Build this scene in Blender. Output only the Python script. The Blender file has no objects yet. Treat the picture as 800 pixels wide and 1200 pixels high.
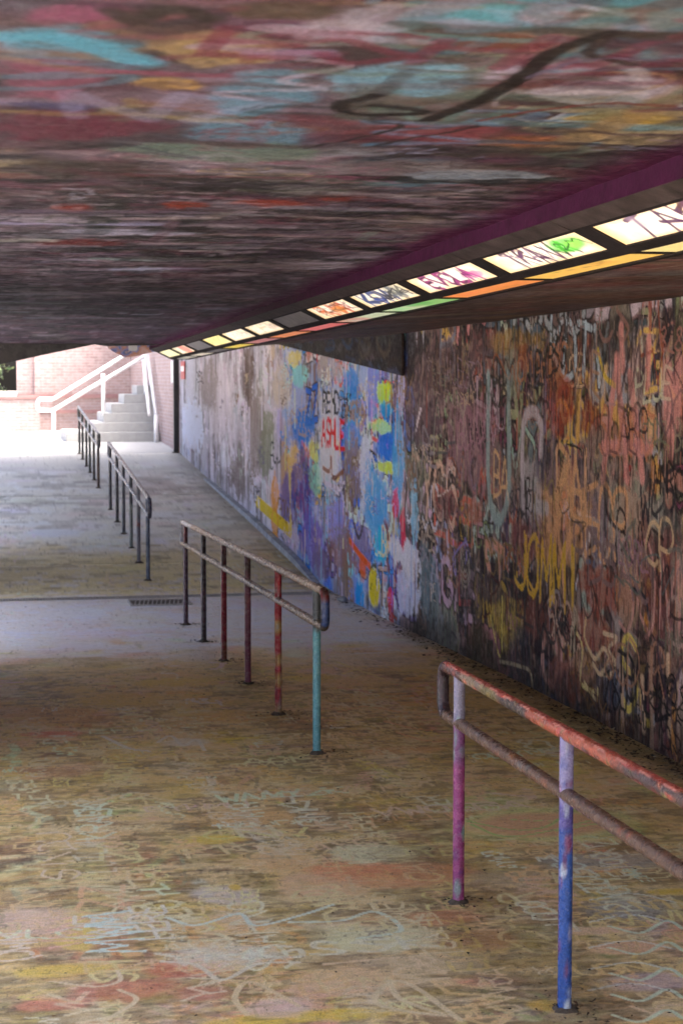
import bpy, bmesh, math, random
import numpy as np
from mathutils import Vector

# ------------------------------------------------------------------ camera, world, sun, exposure
SC = bpy.context.scene
COL = SC.collection
rad = math.radians
F_PX, CX, CY, CAMZ = 2178.0, 400.0, 600.0, 2.35
PITCH = math.atan(160.0 / F_PX)
YAW = rad(11.01)
cam_d = bpy.data.cameras.new('camera')
cam = bpy.data.objects.new('camera', cam_d); COL.objects.link(cam)
cam.location = (0, 0, CAMZ)
cam.rotation_euler = (math.pi / 2 - PITCH, 0, -YAW)
cam_d.sensor_fit = 'VERTICAL'; cam_d.sensor_height = 36.0; cam_d.sensor_width = 24.0
cam_d.lens = F_PX / 1200.0 * 36.0
cam_d.clip_end = 2000; cam_d.clip_start = 0.05
cam_d.dof.use_dof = True; cam_d.dof.focus_distance = 7.8; cam_d.dof.aperture_fstop = 6.7
SC.camera = cam

SUN_EL, SUN_AZ = rad(60), rad(105)
w = bpy.data.worlds.new('World'); SC.world = w; w.use_nodes = True
wn = w.node_tree; wn.nodes.clear()
sky = wn.nodes.new('ShaderNodeTexSky'); sky.sky_type = 'NISHITA'; sky.sun_disc = False
sky.sun_elevation = SUN_EL; sky.sun_rotation = SUN_AZ
sky.air_density = 0.45; sky.dust_density = 9.0; sky.ozone_density = 0.3
bg = wn.nodes.new('ShaderNodeBackground'); bg.inputs['Strength'].default_value = 0.15
wo = wn.nodes.new('ShaderNodeOutputWorld')
wn.links.new(sky.outputs[0], bg.inputs[0]); wn.links.new(bg.outputs[0], wo.inputs[0])
sun_d = bpy.data.lights.new('sun', 'SUN'); sun_d.energy = 0.5; sun_d.angle = rad(40); sun_d.color = (1, .96, .9)
sun = bpy.data.objects.new('sun', sun_d); COL.objects.link(sun)
sd = Vector((math.sin(SUN_AZ) * math.cos(SUN_EL), math.cos(SUN_AZ) * math.cos(SUN_EL), math.sin(SUN_EL)))
sun.rotation_euler = sd.to_track_quat('Z', 'Y').to_euler()
EXPO = 3.5
vs = SC.view_settings
vs.view_transform = 'Standard'; vs.look = 'None'; vs.exposure = EXPO; vs.gamma = 1.0; vs.use_curve_mapping = False
cy = SC.cycles
cy.use_denoising = True
try: cy.denoiser = 'OPENIMAGEDENOISE'; cy.denoising_input_passes = 'RGB_ALBEDO_NORMAL'; cy.denoising_prefilter = 'ACCURATE'
except Exception: pass
cy.max_bounces = 10; cy.diffuse_bounces = 7; cy.glossy_bounces = 4; cy.caustics_reflective = False; cy.caustics_refractive = False
cy.sample_clamp_indirect = 6.0
SC.render.filter_size = 1.1
cy.use_adaptive_sampling = True; cy.adaptive_threshold = 0.02

RNG = np.random.default_rng(7)
random.seed(7)

# ------------------------------------------------------------------ survey: where a ray of the photograph meets the place
_sy, _cy = math.sin(YAW), math.cos(YAW); _sp, _cp = math.sin(PITCH), math.cos(PITCH)
_F = np.array([_sy * _cp, _cy * _cp, -_sp]); _R = np.array([_cy, -_sy, 0.0]); _U = np.cross(_R, _F)
def ray(u, v): return _F + _R * (u - CX) / F_PX - _U * (v - CY) / F_PX
def at_x(u, v, X): r = ray(u, v); return np.array([0, 0, CAMZ]) + r * (X / r[0])
def at_y(u, v, Y): r = ray(u, v); return np.array([0, 0, CAMZ]) + r * (Y / r[1])

WALL_X, LEFT_X, RAIL_X = 3.83, -0.55, 1.89
FLOOR_PROFILE = [(-8, .43), (5.8, .235), (7.2, .205), (10.5, .168), (13.3, .115), (17.4, 0.0), (20.0, -.045), (20.9, -.04), (25.0, .22), (36.2, .85), (40.0, .93), (60, 1.0)]
_fy = [p[0] for p in FLOOR_PROFILE]; _fz = [p[1] for p in FLOOR_PROFILE]
def floor_z(y): return np.interp(y, _fy, _fz)
def ceil_z(y): return 2.92 - .0178 * (y - 7.3)
def box_z(y): return 2.748 - .0152 * (y - 7.4)
def on_floor(u, v):
    r = ray(u, v); y = 10.0
    for _ in range(40):
        t = (floor_z(y) - CAMZ) / r[2]; y = .5 * y + .5 * max(1.0, min(60.0, r[1] * t))
    return y, r[0] * y / r[1]
def on_ceil(u, v):
    r = ray(u, v); y = 8.0
    for _ in range(60):
        t = (ceil_z(y) - CAMZ) / max(r[2], 1e-3); y = .5 * y + .5 * min(40.0, r[1] * t)
    return y, r[0] * y / r[1]
def on_wall(u, v): p = at_x(u, v, WALL_X); return p[1], p[2]

# ------------------------------------------------------------------ colour helpers
def lin(c):
    c = np.asarray(c, float) / 255.0
    return np.where(c <= .04045, c / 12.92, ((c + .055) / 1.055) ** 2.4)

# ------------------------------------------------------------------ object helpers
def tag(o, label=None, cat=None, group=None, kind=None):
    if label: o['label'] = label
    if cat: o['category'] = cat
    if group: o['group'] = group
    if kind: o['kind'] = kind
    return o
def link(o, parent=None):
    COL.objects.link(o)
    if parent is not None: o.parent = parent
    return o
def empty(name, loc=(0, 0, 0)):
    o = bpy.data.objects.new(name, None); o.location = loc; o.empty_display_size = .2
    return link(o)
def put(name, me, mat, parent=None, world=True):
    """mesh given in world coordinates; kept in place under its parent"""
    o = bpy.data.objects.new(name, me); link(o, parent)
    if mat is not None and not me.materials: me.materials.append(mat)
    if parent is not None and world: 
        m = parent
        off = Vector((0, 0, 0))
        while m is not None: off += m.location; m = m.parent
        o.location = -off
    return o
def mesh_from(verts, faces, name='m', smooth=False):
    me = bpy.data.meshes.new(name); me.from_pydata([tuple(map(float, v)) for v in verts], [], faces); me.update()
    if smooth: me.polygons.foreach_set('use_smooth', [True] * len(me.polygons))
    return me
def box_mesh(x0, x1, y0, y1, z0, z1, bevel=0.0):
    bm = bmesh.new(); bmesh.ops.create_cube(bm, size=1)
    for v in bm.verts:
        v.co = Vector(((x0 + x1) / 2 + v.co.x * (x1 - x0), (y0 + y1) / 2 + v.co.y * (y1 - y0), (z0 + z1) / 2 + v.co.z * (z1 - z0)))
    if bevel: bmesh.ops.bevel(bm, geom=bm.edges[:], offset=bevel, segments=2, affect='EDGES')
    me = bpy.data.meshes.new('box'); bm.to_mesh(me); bm.free(); return me
def prism(poly, axis, a0, a1):
    """poly: list of 2D points in the plane across `axis` ('x' -> (y,z), 'y' -> (x,z)), extruded from a0 to a1"""
    def P(p, a): return (a, p[0], p[1]) if axis == 'x' else (p[0], a, p[1])
    n = len(poly); vv = [P(p, a0) for p in poly] + [P(p, a1) for p in poly]
    ff = [tuple(range(n)), tuple(range(2 * n - 1, n - 1, -1))] + [(i, i + n, (i + 1) % n + n, (i + 1) % n) for i in range(n)]
    me = mesh_from(vv, ff); bm = bmesh.new(); bm.from_mesh(me); bmesh.ops.recalc_face_normals(bm, faces=bm.faces[:]); bm.to_mesh(me); bm.free()
    return me
def grid_mesh(P, cols=None, name='grid', smooth=True):
    """P: (na, nb, 3) points; quads between neighbours; cols: (na, nb, 3) linear paint"""
    na, nb = P.shape[:2]; nv = na * nb
    idx = np.arange(nv, dtype=np.int32).reshape(na, nb)
    q = np.stack([idx[:-1, :-1], idx[1:, :-1], idx[1:, 1:], idx[:-1, 1:]], -1).reshape(-1, 4)
    nq = len(q)
    me = bpy.data.meshes.new(name)
    me.vertices.add(nv); me.vertices.foreach_set('co', np.ascontiguousarray(P, np.float32).ravel())
    me.loops.add(nq * 4); me.loops.foreach_set('vertex_index', np.ascontiguousarray(q).ravel())
    me.polygons.add(nq); me.polygons.foreach_set('loop_start', np.arange(0, nq * 4, 4, dtype=np.int32))
    me.polygons.foreach_set('use_smooth', np.full(nq, smooth))
    me.update(calc_edges=True)
    if cols is not None: set_paint(me, cols)
    return me
def set_paint(me, cols):
    at = me.color_attributes.new('paint', 'FLOAT_COLOR', 'POINT')
    c = np.ones((len(me.vertices), 4), np.float32); c[:, :3] = np.asarray(cols, np.float32).reshape(-1, 3)
    at.data.foreach_set('color', c.ravel())
def tube_mesh(pts, r, sides=14, closed=False, caps=True):
    pts = [Vector(p) for p in pts]; n = len(pts); V = []; ref = None
    for i, p in enumerate(pts):
        a = pts[max(i - 1, 0)]; b = pts[min(i + 1, n - 1)]
        if closed: a = pts[i - 1]; b = pts[(i + 1) % n]
        t = (b - a).normalized()
        if ref is None: ref = Vector((1, 0, 0)) if abs(t.x) < .9 else Vector((0, 0, 1))
        s = t.cross(ref).normalized(); u = s.cross(t).normalized(); ref = u
        for k in range(sides):
            an = 2 * math.pi * k / sides; V.append(p + (u * math.cos(an) + s * math.sin(an)) * r)
    Fc = []
    m = n if closed else n - 1
    for i in range(m):
        j = (i + 1) % n
        for k in range(sides):
            l = (k + 1) % sides; Fc.append((i * sides + k, j * sides + k, j * sides + l, i * sides + l))
    if caps and not closed:
        Fc.append(tuple(range(sides))); Fc.append(tuple(range((n - 1) * sides + sides - 1, (n - 1) * sides - 1, -1)))
    me = mesh_from(V, Fc, smooth=True)
    bm = bmesh.new(); bm.from_mesh(me); bmesh.ops.recalc_face_normals(bm, faces=bm.faces[:]); bm.to_mesh(me); bm.free()
    return me

# ------------------------------------------------------------------ materials
def new_mat(name):
    m = bpy.data.materials.new(name); m.use_nodes = True; nt = m.node_tree
    return m, nt, nt.nodes['Principled BSDF']
def N(nt, kind, **kw):
    n = nt.nodes.new(kind)
    for k, v in kw.items():
        if k in n.inputs: n.inputs[k].default_value = v
        else: setattr(n, k, v)
    return n
def mix_mul(nt, a, b, fac=1.0):
    m = nt.nodes.new('ShaderNodeMix'); m.data_type = 'RGBA'; m.blend_type = 'MULTIPLY'
    m.inputs[0].default_value = fac; nt.links.new(a, m.inputs[6]); nt.links.new(b, m.inputs[7]); return m.outputs[2]
def noise(nt, scale, detail=4, rough=.6, stretch=None):
    n = N(nt, 'ShaderNodeTexNoise', Scale=scale, Detail=detail, Roughness=rough)
    tc = nt.nodes.new('ShaderNodeTexCoord')
    if stretch:
        mp = nt.nodes.new('ShaderNodeMapping'); mp.inputs['Scale'].default_value = stretch
        nt.links.new(tc.outputs['Object'], mp.inputs[0]); nt.links.new(mp.outputs[0], n.inputs['Vector'])
    else: nt.links.new(tc.outputs['Object'], n.inputs['Vector'])
    return n.outputs['Fac']
def ramp(nt, src, stops):
    r = nt.nodes.new('ShaderNodeValToRGB'); e = r.color_ramp.elements
    while len(e) < len(stops): e.new(.5)
    for el, (p, c) in zip(e, stops): el.position = p; el.color = (*c, 1) if len(c) == 3 else c
    nt.links.new(src, r.inputs[0]); return r.outputs[0]
def g(v): return (v, v, v)
def painted_mat(name, rough=(.45, .8), bump=.25, bscale=60, grain=(.72, 1.12), gscale=90, spec=.4, stretch=None):
    """layered spray paint: colour from the painted attribute, grain, uneven gloss and relief from noise"""
    m, nt, b = new_mat(name)
    at = nt.nodes.new('ShaderNodeVertexColor'); at.layer_name = 'paint'
    gr = ramp(nt, noise(nt, gscale, 5, .65, stretch), [(.3, g(grain[0])), (.7, g(grain[1]))])
    gr2 = ramp(nt, noise(nt, gscale * .12, 4, .6), [(.3, g(.86)), (.7, g(1.08))])
    nt.links.new(mix_mul(nt, mix_mul(nt, at.outputs['Color'], gr), gr2), b.inputs['Base Color'])
    rr = ramp(nt, noise(nt, gscale * .2, 3, .6), [(.3, g(rough[0])), (.7, g(rough[1]))])
    nt.links.new(rr, b.inputs['Roughness']); b.inputs['Specular IOR Level'].default_value = spec
    bp = N(nt, 'ShaderNodeBump', Strength=bump, Distance=.01)
    nt.links.new(noise(nt, bscale, 6, .7, stretch), bp.inputs['Height']); nt.links.new(bp.outputs[0], b.inputs['Normal'])
    return m
def plain_mat(name, col, rough=.7, var=.18, scale=12, bump=.15, bscale=50, metal=0.0, spec=.4):
    m, nt, b = new_mat(name); c = np.asarray(col, float)
    nt.links.new(ramp(nt, noise(nt, scale, 6, .65), [(.28, tuple(c * (1 - var))), (.72, tuple(np.minimum(c * (1 + var), 1)))]), b.inputs['Base Color'])
    b.inputs['Roughness'].default_value = rough; b.inputs['Metallic'].default_value = metal; b.inputs['Specular IOR Level'].default_value = spec
    bp = N(nt, 'ShaderNodeBump', Strength=bump, Distance=.01)
    nt.links.new(noise(nt, bscale, 5, .65), bp.inputs['Height']); nt.links.new(bp.outputs[0], b.inputs['Normal'])
    return m
def brick_mat(name, axis):
    m, nt, b = new_mat(name)
    tc = nt.nodes.new('ShaderNodeTexCoord'); sp = nt.nodes.new('ShaderNodeSeparateXYZ'); cb = nt.nodes.new('ShaderNodeCombineXYZ')
    nt.links.new(tc.outputs['Object'], sp.inputs[0]); nt.links.new(sp.outputs[axis], cb.inputs[0]); nt.links.new(sp.outputs[2], cb.inputs[1])
    bt = N(nt, 'ShaderNodeTexBrick', Scale=1.0)
    nt.links.new(cb.outputs[0], bt.inputs['Vector'])
    bt.inputs['Color1'].default_value = (.35, .255, .24, 1); bt.inputs['Color2'].default_value = (.30, .205, .19, 1); bt.inputs['Mortar'].default_value = (.37, .31, .295, 1)
    bt.inputs['Brick Width'].default_value = .215; bt.inputs['Row Height'].default_value = .075; bt.inputs['Mortar Size'].default_value = .009
    gr = ramp(nt, noise(nt, 9, 5), [(.3, g(.8)), (.7, g(1.12))])
    nt.links.new(mix_mul(nt, bt.outputs['Color'], gr), b.inputs['Base Color']); b.inputs['Roughness'].default_value = .85
    bp = N(nt, 'ShaderNodeBump', Strength=.5, Distance=.008); bp.invert = True
    nt.links.new(bt.outputs['Fac'], bp.inputs['Height']); nt.links.new(bp.outputs[0], b.inputs['Normal'])
    return m
M_WALL = painted_mat('wall_paint', rough=(.55, .9), bump=.55, bscale=70, grain=(.5, 1.3), gscale=110, spec=.12)
M_FLOOR = painted_mat('floor_paint', rough=(.42, .8), bump=.45, bscale=110, grain=(.55, 1.28), gscale=190, spec=.4)
M_CEIL = painted_mat('ceiling_paint', rough=(.4, .75), bump=.4, bscale=45, grain=(.55, 1.22), gscale=80, spec=.26)
M_PIPE = painted_mat('pipe_paint', rough=(.13, .38), bump=.6, bscale=70, grain=(.6, 1.2), gscale=130, spec=.5)
M_CONC = plain_mat('concrete', (.34, .33, .31), .85, .2, 6)
M_DARK = plain_mat('dark_paint', (.05, .04, .042), .6, .4, 9)
M_WHITE = plain_mat('white_paint', (.8, .8, .8), .45, .05, 9, .05)
M_STEP = plain_mat('pale_concrete', (.36, .36, .345), .85, .12, 7)
M_BRICKX = brick_mat('brick_facing', 0); M_BRICKY = brick_mat('brick_return', 1)
M_GRATE = plain_mat('grate_steel', (.34, .31, .27), .6, .35, 25, .3, 80, .0)
M_GRASS = plain_mat('worn_ground', (.36, .345, .32), .95, .25, 3, .5, 40)
M_POST = plain_mat('dark_steel', (.035, .033, .035), .5, .35, 14)
M_UMBER = plain_mat('umber_paint', (.10, .075, .070), .8, .5, 9, spec=.1)
M_PIT = plain_mat('dark_pit', (.12, .10, .08), .9, .4, 30)
M_SIGNRED = plain_mat('red_plastic', (.5, .06, .05), .5, .1, 9)
M_LITTER = None

# ------------------------------------------------------------------ paint canvas: spray marks laid on a surface in its own metres
def smooth(e0, e1, x):
    t = np.clip((x - e0) / (e1 - e0 + 1e-9), 0, 1); return t * t * (3 - 2 * t)
def vnoise(A, B, fa, fb, rng):
    a = (A - A.min()) * fa; b = (B - B.min()) * fb
    ia = np.floor(a).astype(int); ib = np.floor(b).astype(int)
    T = rng.random((ia.max() + 2, ib.max() + 2))
    ta = a - ia; tb = b - ib; ta = (ta * ta * (3 - 2 * ta))[:, None]; tb = (tb * tb * (3 - 2 * tb))[None, :]
    r0 = T[ia]; r1 = T[ia + 1]
    x0 = r0[:, ib] * (1 - tb) + r0[:, ib + 1] * tb; x1 = r1[:, ib] * (1 - tb) + r1[:, ib + 1] * tb
    return x0 * (1 - ta) + x1 * ta
def vnoise2(a, b, rng):
    T = rng.random((256, 256)); ia = np.floor(a).astype(np.int32); ib = np.floor(b).astype(np.int32); ta = a - ia; tb = b - ib
    ta = ta * ta * (3 - 2 * ta); tb = tb * tb * (3 - 2 * tb); ia &= 255; ib &= 255; ja = (ia + 1) & 255; jb = (ib + 1) & 255
    return (T[ia, ib] * (1 - tb) + T[ia, jb] * tb) * (1 - ta) + (T[ja, ib] * (1 - tb) + T[ja, jb] * tb) * ta
def fbm(A, B, fa, fb, rng, octs=4, gain=.55):
    s = 0; w = 1; tot = 0
    for o in range(octs):
        s = s + w * vnoise(A, B, fa * 2 ** o, fb * 2 ** o, rng); tot += w; w *= gain
    return s / tot
class Canvas:
    def __init__(self, A, B, base, light, seed=1):
        self.A = np.asarray(A, float); self.B = np.asarray(B, float); self.rng = np.random.default_rng(seed)
        self.c = np.empty((len(A), len(B), 3)); self.c[:] = lin(base)
        self.light = light     # list of (a, share) dividing the colours; tuned tables put some brightness into the paint
        self.L = np.interp(self.A, [p[0] for p in light], [p[1] for p in light])
        r = self.rng
        self.n1 = fbm(self.A, self.B, 2.2, 2.2, r, 5, .6); self.n2 = fbm(self.A, self.B, 11, 11, r, 4, .65); self.n3 = fbm(self.A, self.B, 45, 45, r, 3, .7)
    def win(self, a0, a1, b0, b1):
        i0, i1 = np.searchsorted(self.A, [a0, a1]); j0, j1 = np.searchsorted(self.B, [b0, b1])
        return (slice(i0, i1), slice(j0, j1)) if i1 > i0 and j1 > j0 else None
    def lay(self, s, m, col):
        m = m[..., None]; self.c[s] = self.c[s] * (1 - m) + lin(col) * m
    def blob(self, a, b, ra, rb, col, op=.85, edge=.35, amp=.9, sq=2.0):
        s = self.win(a - ra * 1.7, a + ra * 1.7, b - rb * 1.7, b + rb * 1.7)
        if s is None: return
        A = self.A[s[0]][:, None]; B = self.B[s[1]][None, :]
        r = (np.abs((A - a) / ra) ** sq + np.abs((B - b) / rb) ** sq) ** (1 / sq)
        r = r + amp * (self.n1[s] - .5) + .6 * amp * (self.n2[s] - .5)
        self.lay(s, op * smooth(1 + edge * .5, 1 - edge, r) * (.75 + .5 * (self.n3[s] - .3)).clip(0, 1), col)
    def stroke(self, pts, wd, col, op=.9, soft=.35, wear=.45):
        pts = np.asarray(pts, float); h = wd / 2
        s = self.win(pts[:, 0].min() - wd, pts[:, 0].max() + wd, pts[:, 1].min() - wd, pts[:, 1].max() + wd)
        if s is None: return
        A = self.A[s[0]]; B = self.B[s[1]]; D = np.full((len(A), len(B)), 1e9)
        for p, q in zip(pts[:-1], pts[1:]):
            i0, i1 = np.searchsorted(A, [min(p[0], q[0]) - wd, max(p[0], q[0]) + wd]); j0, j1 = np.searchsorted(B, [min(p[1], q[1]) - wd, max(p[1], q[1]) + wd])
            if i1 <= i0 or j1 <= j0: continue
            d = q - p; L2 = d @ d + 1e-12
            a = A[i0:i1, None] - p[0]; b = B[None, j0:j1] - p[1]
            t = np.clip((a * d[0] + b * d[1]) / L2, 0, 1)
            D[i0:i1, j0:j1] = np.minimum(D[i0:i1, j0:j1], np.hypot(a - t * d[0], b - t * d[1]))
        m = smooth(h * (1 + soft), h * (1 - soft), D)
        m = m * smooth(wear - .28, wear + .12, self.n3[s] * .6 + self.n2[s] * .4 + .18)
        self.lay(s, op * m, col)
    def done(self, lo=.012, hi=.8, con=1.0, sat=1.0):
        c = self.c
        if con != 1.0:
            l = c.mean(-1, keepdims=True); k = max(1, len(self.A) // 14); m_ = np.array([l[max(0, i - k):i + k:5, ::5].mean() for i in range(len(self.A))])[:, None, None]
            c = c * (l / m_ + 1e-4) ** (con - 1)
        if sat != 1.0:
            l = c.mean(-1, keepdims=True); c = np.maximum(l + (c - l) * sat, .002)
        c = c / self.L[:, None, None]; c = c * np.minimum(1, hi / np.maximum(c.max(-1, keepdims=True), 1e-6)); return np.maximum(c, lo)
def streaks(cv, fa, fb, col, thr, op, a0=-99, a1=99, octs=3, fe=.6):
    A = cv.A[:, None]; U = A * fa; V_ = cv.B[None, :] * fb; n = 0; w = 1; tot = 0
    for o in range(octs):
        th = .6 + 1.1 * o; f_ = 2.03 ** o; n = n + w * vnoise2((U * math.cos(th) + V_ * math.sin(th)) * f_, (V_ * math.cos(th) - U * math.sin(th)) * f_, cv.rng); tot += w; w *= .6
    n = n / tot
    m = smooth(thr, thr + .10, n) * op * smooth(a0 - fe, a0 + fe, A + (cv.n1 - .5)) * smooth(a1 + fe, a1 - fe, A + (cv.n1 - .5))
    cv.lay((slice(None), slice(None)), m, col)
def curve(pts, n=6):
    P = np.asarray(pts, float)
    if len(P) < 3: return P
    Q = np.vstack([2 * P[0] - P[1], P, 2 * P[-1] - P[-2]]); out = []
    for i in range(1, len(Q) - 2):
        p0, p1, p2, p3 = Q[i - 1:i + 3]
        for k in range(n):
            t = k / n; out.append(.5 * (2 * p1 + (p2 - p0) * t + (2 * p0 - 5 * p1 + 4 * p2 - p3) * t * t + (3 * p1 - p0 - 3 * p2 + p3) * t ** 3))
    out.append(P[-1]); return np.array(out)
GLYPH = {'A': '0,0 2,6 4,0|.8,2 3.2,2', 'B': '0,0 0,6 2.5,6 3.5,4.7 2.5,3.2 0,3.2|2.5,3.2 3.9,1.6 2.6,0 0,0', 'C': '3.8,5 2.5,6 .8,5.2 0,3 .8,.8 2.5,0 3.8,1',
 'D': '0,0 0,6 2,6 3.8,4.5 3.8,1.5 2,0 0,0', 'E': '3.6,6 0,6 0,0 3.6,0|0,3 2.8,3', 'F': '3.6,6 0,6 0,0|0,3.2 2.6,3.2', 'G': '3.8,5 2.2,6 .5,5 0,3 .6,.8 2.3,0 3.8,1 3.8,2.8 2.3,2.8',
 'H': '0,0 0,6|4,0 4,6|0,3 4,3', 'I': '2,0 2,6', 'J': '3.5,6 3.5,1.3 2.2,0 .8,.4 .2,1.6', 'K': '0,0 0,6|3.8,6 0,2.6 3.8,0', 'L': '0,6 0,0 3.5,0', 'M': '0,0 .4,6 2,2 3.6,6 4,0',
 'N': '0,0 0,6 3.8,0 3.8,6', 'O': '2,0 .3,1.2 0,3.2 .6,5.3 2,6 3.5,5.2 4,3 3.5,1 2,0', 'P': '0,0 0,6 2.6,6 3.8,4.6 2.6,3 0,3', 'R': '0,0 0,6 2.6,6 3.7,4.6 2.6,3.1 0,3.1|1.8,3.1 3.8,0',
 'S': '3.6,5.2 2,6 .4,5 .8,3.6 3,2.6 3.6,1.2 2,0 .2,.8', 'T': '0,6 4,6|2,6 2,0', 'U': '0,6 0,1.6 1.2,0 2.8,0 4,1.6 4,6', 'V': '0,6 2,0 4,6', 'W': '0,6 1,0 2,4 3,0 4,6', 'X': '0,0 4,6|0,6 4,0',
 'Y': '0,6 2,3 4,6|2,3 2,0', 'Z': '0,6 4,6 0,0 4,0', '0': '2,0 .2,1.5 .2,4.5 2,6 3.8,4.5 3.8,1.5 2,0', '5': '3.5,6 .6,6 .4,3.4 2.4,3.8 3.7,2.2 2.6,.2 .2,.5', '8': '2,3.2 .5,4.6 2,6 3.5,4.6 2,3.2 .2,1.6 2,0 3.8,1.6 2,3.2'}
GLYPH = {k: [np.array([[float(t) for t in p.split(',')] for p in s.split()]) / np.array([4., 6.]) for s in v.split('|')] for k, v in GLYPH.items()}
def write(cv, text, org, ex, ey, h, wd, col, gap=1.15, ratio=.62, op=.9, jit=.06, soft=.35, wear=.42):
    """hand-lettered word: org = foot of the first letter, ex = reading direction, ey = up, in the canvas' metres"""
    org = np.array(org, float); ex = np.array(ex, float); ey = np.array(ey, float); r = cv.rng
    for ch in text:
        for st in GLYPH.get(ch, []):
            p = st + r.normal(0, jit, st.shape)
            pts = org + p[:, :1] * ex * h * ratio + p[:, 1:] * ey * h
            cv.stroke(curve(pts, 4) if ch in 'BCDGJOPRSU0358' else pts, wd, col, op, soft, wear)
        org = org + ex * h * ratio * gap * (1 if ch != 'I' else .7)
def block(cv, text, org, ex, ey, h, fill, line, ratio=.75, wd=.2, op=.95):
    """filled letters with an outline"""
    st = cv.rng.bit_generator.state
    write(cv, text, org, ex, ey, h, h * wd * 1.55, line, ratio=ratio, gap=1.25, op=op, wear=.26, jit=.05, soft=.18); cv.rng.bit_generator.state = st
    write(cv, text, org, ex, ey, h, h * wd, fill, ratio=ratio, gap=1.25, op=op, wear=.26, jit=.05, soft=.18)
def scribble(cv, a, b, ha, hb, wd, col, op=.85, n=7, wear=.45, soft=.35):
    r = cv.rng; t = np.linspace(-1, 1, n)
    cv.stroke(curve(np.stack([a + ha * (t + r.normal(0, .25, n)), b + hb * r.uniform(-1, 1, n)], 1), 5), wd, col, op, soft, wear)

# ================================================================== SETTING
ground = put('ground', box_mesh(-250, 250, -250, 300, -1.2, -.14), M_GRASS); tag(ground, kind='structure')
def jit(c, r, s=14): return tuple(np.clip(np.asarray(c, float) + r.normal(0, s) + r.normal(0, s * .6, 3), 4, 250))

# ---------- floor: cast slabs with open joints
SLABS = [(-8.0, 19.942), (20.188, 22.60), (22.615, 29.30), (29.315, 36.2)]
dens = np.array([1.0 / y for y in np.linspace(1 / 36.2, 1 / 4.4, 640)])[::-1]
dens = np.sort(dens)
rows = []
for (y0, y1) in SLABS:
    inner = dens[(dens > y0 + .01) & (dens < y1 - .01)]
    if y0 < 0: inner = np.concatenate([np.linspace(-7.9, 4.35, 60), inner])
    rows.append(np.concatenate([[y0, y0 + .004], inner, [y1 - .004, y1]]))
FY = np.concatenate(rows)
FX = np.concatenate([np.linspace(LEFT_X, -.02, 18)[:-1], np.linspace(-.02, 2.7, 620)[:-1], np.linspace(2.7, WALL_X, 190)])
FLIGHT = [(-8, .5), (5, .43), (9, .32), (14.5, .25), (16, .30), (20, .32), (28, .46), (36, .6)]  # low shares paint mid-floor and drain paler, making up for missing light
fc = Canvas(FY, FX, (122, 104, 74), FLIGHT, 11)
def fpx(u, v): return on_floor(u, v)
def fblob(u, v, du, dv, col, op=.7, **k):
    y, x = fpx(u, v); ya = fpx(u, v - dv)[0]; yb = fpx(u, v + dv)[0]; xa = fpx(u - du, v)[1]; xb = fpx(u + du, v)[1]
    fc.blob(y, x, max(abs(ya - yb) / 2, .03), max(abs(xb - xa) / 2, .02), col, op, **k)
def fline(pts, wd, col, op=.85, wear=.42, smoothed=True):
    op *= .9; wear = .40
    P = np.array([fpx(*p) for p in pts]); fc.stroke(curve(P, 5) if smoothed else P, wd, col, op, .35, wear)
# broad tone of each slab (old layers of paint, worn to brown near the middle, pale round the drain with its pool of light partly painted in, khaki on the far ramp)
Y2 = FY[:, None] + 0 * FX[None, :]
def tone(y0, y1, col, op, fe=.4):
    m = smooth(y0 - fe, y0 + fe, Y2 + (fc.n1 - .5) * fe * 2) * smooth(y1 + fe, y1 - fe, Y2 + (fc.n1 - .5) * fe * 2)
    fc.lay((slice(None), slice(None)), m * op, col)
tone(-8, 7.2, (138, 127, 103), .8, 1.2); tone(7.0, 9.5, (128, 114, 78), .7, 1.0); tone(9.5, 14.9, (122, 105, 64), .75, 1.1)
fc.lay((slice(None), slice(None)), smooth(13.9, 16.4, Y2 + (fc.n1 - .5) * 1.8) * (Y2 < 20.05) * (.88 - .25 * (fc.n2 > .62)), (158, 155, 152))  # pale paint by the drain, partly its pool of light put into the colour
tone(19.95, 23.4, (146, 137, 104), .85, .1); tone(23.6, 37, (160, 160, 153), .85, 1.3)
r = fc.rng
FPAL = [((152, 124, 90), 3), ((150, 130, 98), 3), ((142, 142, 112), 2), ((112, 88, 56), 3), ((92, 78, 54), 4), ((150, 128, 62), 2), ((128, 82, 60), 1), ((108, 106, 90), 1.5), ((106, 104, 66), 2), ((172, 158, 124), 1.5), ((82, 70, 52), 3)]
fw = np.array([p[1] for p in FPAL]); fw = fw / fw.sum()
def fcol(s=10): return jit(FPAL[r.choice(len(FPAL), p=fw)][0], r, s)
for _ in range(1100):      # broad worn patches
    y = 4.2 + 12 * r.random() ** 1.3; fc.blob(y, r.uniform(-.1, WALL_X), r.uniform(.03, .3), r.uniform(.03, .25), fcol(13), r.uniform(.2, .6), edge=.4, amp=1.2)
for _ in range(260):
    y = r.uniform(15.4, 35); fc.blob(y, r.uniform(-.1, WALL_X), r.uniform(.1, .6), r.uniform(.08, .5), jit(((152, 152, 160), (168, 166, 162), (140, 134, 122), (152, 140, 136))[r.integers(4)] if y < 20 or y > 24 else ((150, 138, 100), (160, 150, 115), (140, 120, 90))[r.integers(3)], r, 9), r.uniform(.15, .5), edge=.6)
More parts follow.
